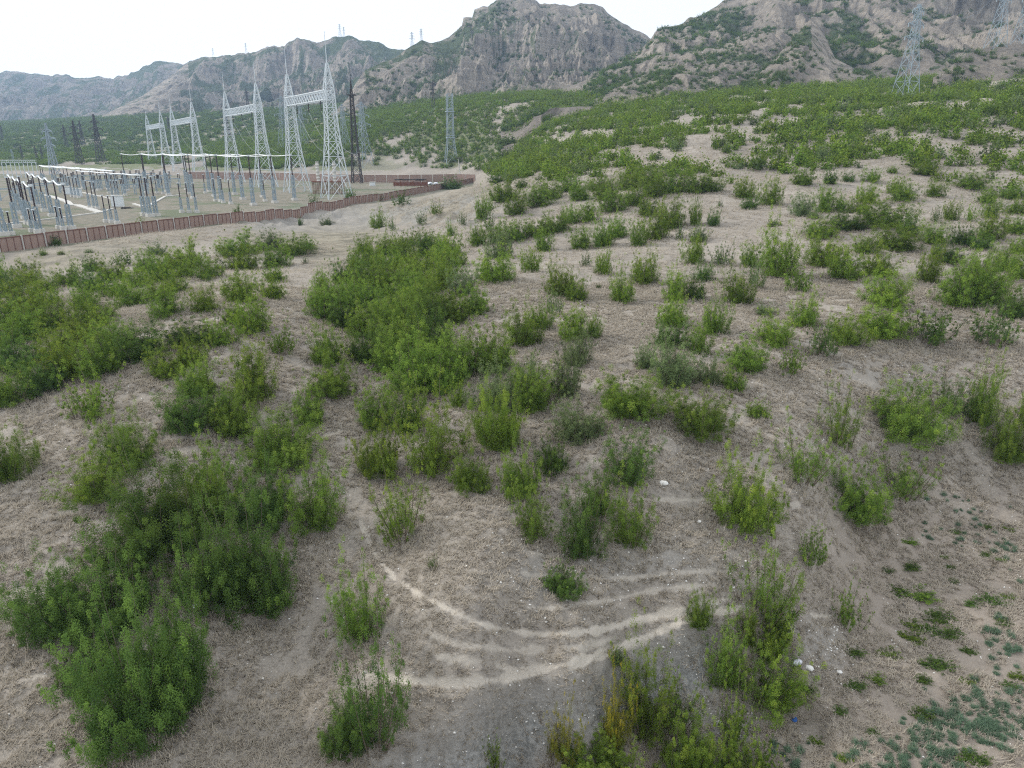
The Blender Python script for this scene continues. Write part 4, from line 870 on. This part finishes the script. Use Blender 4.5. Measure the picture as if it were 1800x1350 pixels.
# cable troughs
for P, wd, lab in (([(80, 343), (100, 349), (118, 355), (124, 361), (135, 361), (155, 367), (176, 374)], 1.5, "wide pale concrete trough running from the cabinets to the trough junction"), ([(0, 396), (50, 390), (125, 381), (176, 374), (200, 367)], .5, "long thin concrete kerb crossing the yard to the junction"), ([(262, 362), (290, 346), (318, 343)], .7, "bent pale concrete kerb near the foot of the third gantry"), ([(235, 359), (252, 364)], .8, "short straight concrete slab left of the bent kerb"), ([(140, 338), (160, 342), (196, 350)], .6, "thin concrete kerb behind the lone white cabinet")):
    mb = MB(); W = [yard(*p) for p in P]
    for p, q in zip(W[:-1], W[1:]):
        n = max(1, int(math.hypot(q[0]-p[0], q[1]-p[1])/3)); an = math.atan2(q[1]-p[1], q[0]-p[0]); Ls = math.hypot(q[0]-p[0], q[1]-p[1])/n
        for k in range(n): f = (k+.5)/n; cx, cy = p[0]+(q[0]-p[0])*f, p[1]+(q[1]-p[1])*f; mb.box((cx, cy, float(gz(cx, cy))+.06), (Ls-.03, wd, .3), an)
    o = mb.build("concrete_trough", M_conc); tag(o, lab, "trough")
# fences
def fence(pts, hgt, step, name, lab, grp=None):
    W = [Vector((p[0], p[1], 0)) for p in pts]; root = empty(name, (W[0].x, W[0].y, float(gz(W[0].x, W[0].y))), lab, "fence"); o0 = Vector(root.location)
    P = [W[0]]
    for a, b in zip(W[:-1], W[1:]):
        n = max(1, round((b-a).length/step)); P += [a+(b-a)*(k+1)/n for k in range(n)]
    for a, b in zip(P[:-1], P[1:]):
        za, zb_ = float(gz(a.x, a.y)), float(gz(b.x, b.y)); z0 = (za+zb_)/2; d = (b-a); L = d.length; an = math.atan2(d.y, d.x); c = (a+b)/2
        pa_ = MB(); pa_.box((0, 0, hgt/2-.2), (L-.34, .06, hgt+.3)); p_ = pa_.build("panel", M_fence, root); p_.location = (c.x-o0.x, c.y-o0.y, z0-o0.z+random.uniform(-.02, .02)); p_.rotation_euler = (0, 0, an)
        fr = MB(); fr.bar((-L/2+.2, -.05, hgt), (L/2-.2, -.05, hgt), .06)
        for k in range(4): xx = -L/2+.2+(L-.4)*k/3; fr.bar((xx, -.06, -.3), (xx, -.06, hgt), .035)
        f_ = fr.build("frame", M_frame, p_)
        po = MB(); po.bar((0, 0, -.5), (0, 0, hgt+.12), .09); q_ = po.build("post", M_conc, root); q_.location = (a.x-o0.x, a.y-o0.y, za-o0.z)
fp = [yard(u_, v_) for u_, v_ in ((-140, 462), (0, 444), (250, 411), (450, 386), (580, 366), (700, 347), (770, 334), (832, 321))]
fence(fp, 1.85, 3.4, "panel_fence", "long rusty red panel fence along the near side of the substation")
fb_ = [yard(u_, v_) for u_, v_ in ((836, 320), (800, 319), (700, 321), (600, 320), (480, 316), (330, 314))]
fence(fb_, 2.9, 5, "panel_fence", "rusty red panel fence along the far side of the substation")
# dark lightning mast
x_, y_ = yard(628, 322); r = empty("lightning_mast", (x_, y_, float(gz(x_, y_))), "tall dark lattice mast with a small platform, right of the nearest gantry", "mast")
mb = MB(); lattice(mb, [(-.3, 3.8), (20, 1.8), (33, 1.1)], 1.5, .13, .07); mb.build("lattice_body", M_dark, r); mb = MB(); mb.box((0, 0, 33), (3.2, 3.2, .3)); mb.bar((-1.5, -1.5, 33), (-1.5, -1.5, 34), .06); mb.bar((1.5, -1.5, 33), (1.5, -1.5, 34), .06); mb.build("platform", M_dark, r)
mb = MB(); lattice(mb, [(33, .9), (38, .3)], .8, .08, .05); mb.bar((0, 0, 38), (0, 0, 44), .1, .04); mb.build("spire", M_dark, r)
# brown racks with insulator columns
for u_, v_, lab in ((563, 341, "brown steel rack carrying a grey insulator column, between the nearest gantry's legs"), (592, 341, "brown steel rack with grey columns behind the nearest gantry's right leg")):
    x_, y_ = yard(u_, v_); r = empty("bus_rack", (x_, y_, float(gz(x_, y_))), lab, "rack"); mb = MB()
    for k in range(7): mb.bar((-2.1+.7*k, 0, -.2), (-2.1+.7*k, 0, 3.5), .07); mb.bar((-2.1+.7*k, 1.2, -.2), (-2.1+.7*k, 1.2, 3.5), .07)
    mb.build("legs", M_brown, r); mb = MB(); mb.box((0, .6, 3.6), (4.7, 1.8, .35)); mb.build("top_frame", M_brown, r)
    mb = MB(); mb.tube([(-.4, .6, 3.7+.32*k) for k in range(19)], [.45 if k % 3 else .6 for k in range(19)], 8); mb.build("insulator_column", M_conc, r)
# rusty pile, sacks and pole at the fence corner
x_, y_ = yard(722, 328); r = empty("steel_rack", (x_, y_, float(gz(x_, y_))), "low rusty rack piled with steel sections beside the fence corner", "rack"); mb = MB()
for k in range(6): mb.bar((-6+2.4*k, 0, -.2), (-6+2.4*k, 0, 2.1), .09)
mb.box((0, 0, .9), (12.6, .1, 1.3)); mb.build("rack_frame", M_brown, r); mb = MB()
for k in range(14): s_ = random.uniform(-6, 4); mb.bar((s_, random.uniform(-.6, .6), 2.2+.5*random.random()), (s_+random.uniform(2, 4), random.uniform(-.6, .6), 2.2+.5*random.random()), .12)
mb.build("steel_sections", M_dark, r)
def lump(name, loc, sz, m, lab, cat, seed=0, flat=.6):
    import bmesh
    bm = bmesh.new(); bmesh.ops.create_icosphere(bm, subdivisions=3, radius=1); rr = random.Random(seed)
    off = [rr.uniform(0, 50) for _ in range(3)]
    for v in bm.verts:
        k = 1+.5*(float(noise(v.co.x*1.6+off[0], v.co.y*1.6+v.co.z*1.3+off[1], seed))-.5); v.co *= k; v.co.z *= flat
    me = bpy.data.meshes.new(name); bm.to_mesh(me); bm.free(); me.materials.append(m); me.polygons.foreach_set("use_smooth", [True]*len(me.polygons))
    o = link(name, me); o.location = loc; o.scale = sz; o.rotation_euler = (0, 0, rr.random()*6); return tag(o, lab, cat)
for k, (u_, v_) in enumerate(((756, 325), (766, 325))):
    x_, y_ = yard(u_, v_); lump("white_sack", (x_, y_, float(gz(x_, y_))+.5), (1.3, 1, .9), M_lit, ["larger white sack heap at the rack's right end", "smaller white sack heap, second from the rusty rack"][k], "sack", k)
p = cast([810], [316])[0]; r = empty("concrete_pole", tuple(p), "pale leaning concrete pole with dark lamp heads at the fence corner", "pole"); mb = MB(); mb.tube([(0, 0, -.3), (-.5, 0, 4.5), (-1.0, 0, 9)], [.26, .21, .16], 8); mb.build("shaft", M_conc, r)
mb = MB(); mb.box((-1.3, 0, 9.2), (.7, .5, .5)); mb.box((-.5, 0, 9.2), (.6, .5, .4)); mb.bar((-1.5, 0, 9), (-.3, 0, 9), .06); mb.build("lamp_head", M_dark, r)
# pylons
def pylon_meshes(kind):
    b = MB(); arms = []
    if kind == 'tall':
        lattice(b, [(-.04, .23), (.10, .20), (.62, .075), (.97, .045), (1, .012)], .065, .0033, .0016)
        for h, l in ((.64, .17), (.78, .14), (.92, .10)):
            for sx in (-1, 1):
                m = MB(); e = Vector((sx*l, 0, h+.01))
                for yy in (-.025, .025): m.bar((sx*.03, yy, h-.012), e, .003); m.bar((sx*.03, yy, h+.035), e, .003)
                m.bar(e, e-Vector((0, 0, .04)), .004); arms.append(m)
    elif kind == 'dark':
        lattice(b, [(-.04, .15), (.5, .075), (1, .02)], .06, .0055, .0028)
        for h, l in ((.56, .11), (.70, .15), (.84, .10)):
            for sx in (-1, 1):
                m = MB(); e = Vector((sx*l, 0, h))
                for yy in (-.02, .02): m.bar((sx*.025, yy, h-.01), e, .006); m.bar((sx*.025, yy, h+.035), e, .006)
                m.bar(e, e-Vector((0, 0, .045)), .006); arms.append(m)
    else:
        lattice(b, [(-.04, .20), (.22, .12), (.35, .095), (1, .085)], .085, .0036, .0017)
        for h in (.36, .74):
            m = MB()
            for s_ in (-.055, .055): m.bar((-.055, s_, h), (.055, s_, h), .007); m.bar((s_, -.055, h), (s_, .055, h), .007); m.bar((-.055, s_, h+.035), (.055, s_, h+.035), .005)
            arms.append(m)
    return b.mesh, arms
PYM = {}
def pylon(u_, v_, vtop, lab, kind='dark', m=None, rz=0, Y=None, zbase=None, parts=True, dark=1):
    if Y is None: x_, y_, z_ = cast([u_], [v_])[0]
    else: x_, y_, z_ = at(u_, v_, Y)
    d = y_*cp-(z_-ZC)*sp; h = float(tv(vtop))*y_+ZC-z_; m = m or M_dark
    key = (kind, m.name)
    if key not in PYM:
        bm_, arms = pylon_meshes(kind); PYM[key] = (bm_("tower_body", m), [a.mesh("cross_arm", m) for a in arms])
    body, arms = PYM[key]; r = empty("transmission_pylon", (x_, y_, z_), lab, "pylon", "power line pylons", rz); o = link("tower_body", body, r); o.scale = (h, h, h)
    for a in arms: o = link("cross_arm", a, r); o.scale = (h, h, h)
pylon(1590, 172, 6, "tallest pylon on the right slope, standing in green scrub", 'tall', M_blue, .5, Y=240)
pylon(1750, 80, -45, "left of the two pylons on the bare knoll at top right", 'tall', M_blue, .4, Y=338)
pylon(1794, 75, -40, "right of the two pylons on the bare knoll, at the picture's edge", 'tall', M_blue, .4, Y=345)
pylon(793, 285, 164, "blue-grey flat-topped lattice tower beyond the fence corner", 'flat', M_blue, .3)
for a in ((141, 288, 212, "dark pylon just right of the pale blue tower, left plain"), (178, 285, 201, "tallest dark pylon on the left plain, above the busbar end"), (41, 284, 254, "small dark pylon behind the far portal frame"), (66, 284, 256, "left one of two small dark pylons standing close together"), (76, 285, 256, "right one of two small dark pylons standing close together"), (118, 262, 219, "faint far pylon left of the tall dark pair"), (147, 258, 212, "faint far pylon between the two tallest dark ones"), (5, 246, 218, "faint far pylon at the left edge"), (400, 240, 178, "thin dark pylon left of the second gantry"), (437, 200, 155, "dark far pylon above the second gantry's beam"), (298, 232, 204, "dark far pylon between the two left gantries"), (762, 192, 143, "lone dark pylon at the foot of the rocky mountain")): pylon(*a[:4])
pylon(97, 306, 216, "pale blue lattice tower on the left plain", 'dark', M_blue); pylon(25, 288, 262, "short pale blue tower behind the far portal frame", 'flat', M_blue)
for a in ((502, 262, 168, "pale pylon just left of the nearest gantry's left leg"), (533, 258, 182, "pale pylon seen through the nearest gantry's opening"), (606, 262, 182, "pale pylon directly behind the nearest gantry's right leg"), (641, 291, 178, "pale pylon right of the dark mast")): pylon(*a, 'tall', M_blue, .8)
def sky_pylon(u_, v_, vt_, Y, lab): pylon(u_, v_, vt_, lab, 'tall', M_blue, .6, Y=Y)
sky_pylon(598, 66, 42, 1495, "larger of two tiny pylons on the cliff ridge's highest top"); sky_pylon(605, 66, 47, 1495, "fainter of two tiny pylons on the cliff ridge's highest top"); sky_pylon(725, 90, 56, 1440, "left tiny pylon of two on the saddle by the rocky mountain")
sky_pylon(741, 78, 50, 946, "right tiny pylon of two on the saddle by the rocky mountain"); sky_pylon(433, 93, 75, 1555, "tiny mast on the cliff ridge above the columnar cliffs"); sky_pylon(375, 98, 84, 1595, "tiny mast on the cliff ridge, farthest left")
for k, (a_, b_, sg, lab) in enumerate((((141, 225, 470), (178, 216, 470), 2, "cable between the two tall dark pylons on the left plain"), ((97, 232, 330), (262, 236, 440), 7, "cable from the pale blue tower to the farthest gantry"), ((502, 192, 600), (512, 200, 235), 9, "cable from the pale pylon to the nearest gantry's left leg"), ((641, 200, 420), (582, 184, 205), 8, "cable from the pylon right of the dark mast to the nearest gantry"), ((789, 170, 370), (641, 196, 420), 8, "cable from the flat-topped tower to the pylon by the dark mast"), ((1612, 24, 240), (1754, -12, 338), 6, "cable between the tallest pylon and the knoll pylons"))):
    conductor(at(*a_), at(*b_), sg, lab)
# far pale portal frame at the left edge
x_, y_ = yard(8, 312); r = empty("portal_frame", (x_, y_, float(gz(x_, y_))), "pale blue portal frame with a row of thin legs at the left edge", "portal frame"); mb = MB()
L = 16.5
for k in range(9): mb.bar((L*k/8, 0, -.3), (L*k/8, 0, 7.2), .13)
mb.build("legs", M_white, r); mb = MB()
for s_ in (0, 1.0): mb.bar((0, 0, 7+s_), (L, 0, 7+s_), .13); mb.bar((0, 1, 7+s_), (L, 1, 7+s_), .1)
for k in range(16): mb.bar((L*k/16, 0, 7), (L*(k+1)/16, 0, 8), .07)
mb.build("truss", M_white, r)
# litter and stones
p = cast([1402], [1168])[0]; lump("plastic_bag", (p[0], p[1], p[2]+.1), (.2, .13, .16), M_lit, "crumpled white bag on the stony slope by the yellowish shrub", "bag", 3, .5)
p = cast([1396], [1266])[0]; lump("plastic_scrap", (p[0], p[1], p[2]+.04), (.13, .1, .08), M_litb, "small blue plastic scrap on the brown field", "litter", 4, .5)
p = cast([346], [1085])[0]; lump("paper_scrap", (p[0], p[1], p[2]+.5), (.15, .12, .08), M_lit, "white scrap lying between the big near-left shrubs", "litter", 5, .4)
for k, (u_, v_, s_, lab) in enumerate(((1423, 1176, .16, "largest pale boulder below the white bag"), (1167, 851, .2, "white stone alone on the slope above the knoll"), (1475, 1182, .12, "round pale stone right of the largest boulder"), (1264, 1270, .11, "white stone in the stony patch at the bottom"), (1228, 917, .1, "white stone between the knoll and the brightest shrub"))):
    p = cast([u_], [v_])[0]; lump("stone", (p[0], p[1], p[2]+s_*.25), (s_, s_*.8, s_*.8), M_stone, lab, "stone", 20+k, .7)

# ------------------------------------------------------------------ air
m, t = mat("haze_air"); pv = N(t, "ShaderNodeVolumePrincipled"); pv.inputs['Color'].default_value = (.50, .70, 1, 1); pv.inputs['Density'].default_value = .00021; pv.inputs['Anisotropy'].default_value = .2; m.cycles.volume_sampling = 'DISTANCE'
o = N(t, "ShaderNodeOutputMaterial"); t.links.new(pv.outputs[0], o.inputs['Volume'])
zmin = float((Z+ZC).min())-2
mb = MB(); mb.box((0, 1180, (zmin+620)/2-0), (7600, 3400, 620-zmin)); hz = mb.build("haze", m); hz['kind'] = 'stuff'; hz['label'] = "thin blue haze in the air over the valley"; hz['category'] = "haze"
print("counts", len(ENT), len(PT), "zmin", zmin, "ymax", max(float(h['Y'].max()) for h in HILLS.values()), "zmax", max(float(h['Z'].max()) for h in HILLS.values())+ZC)
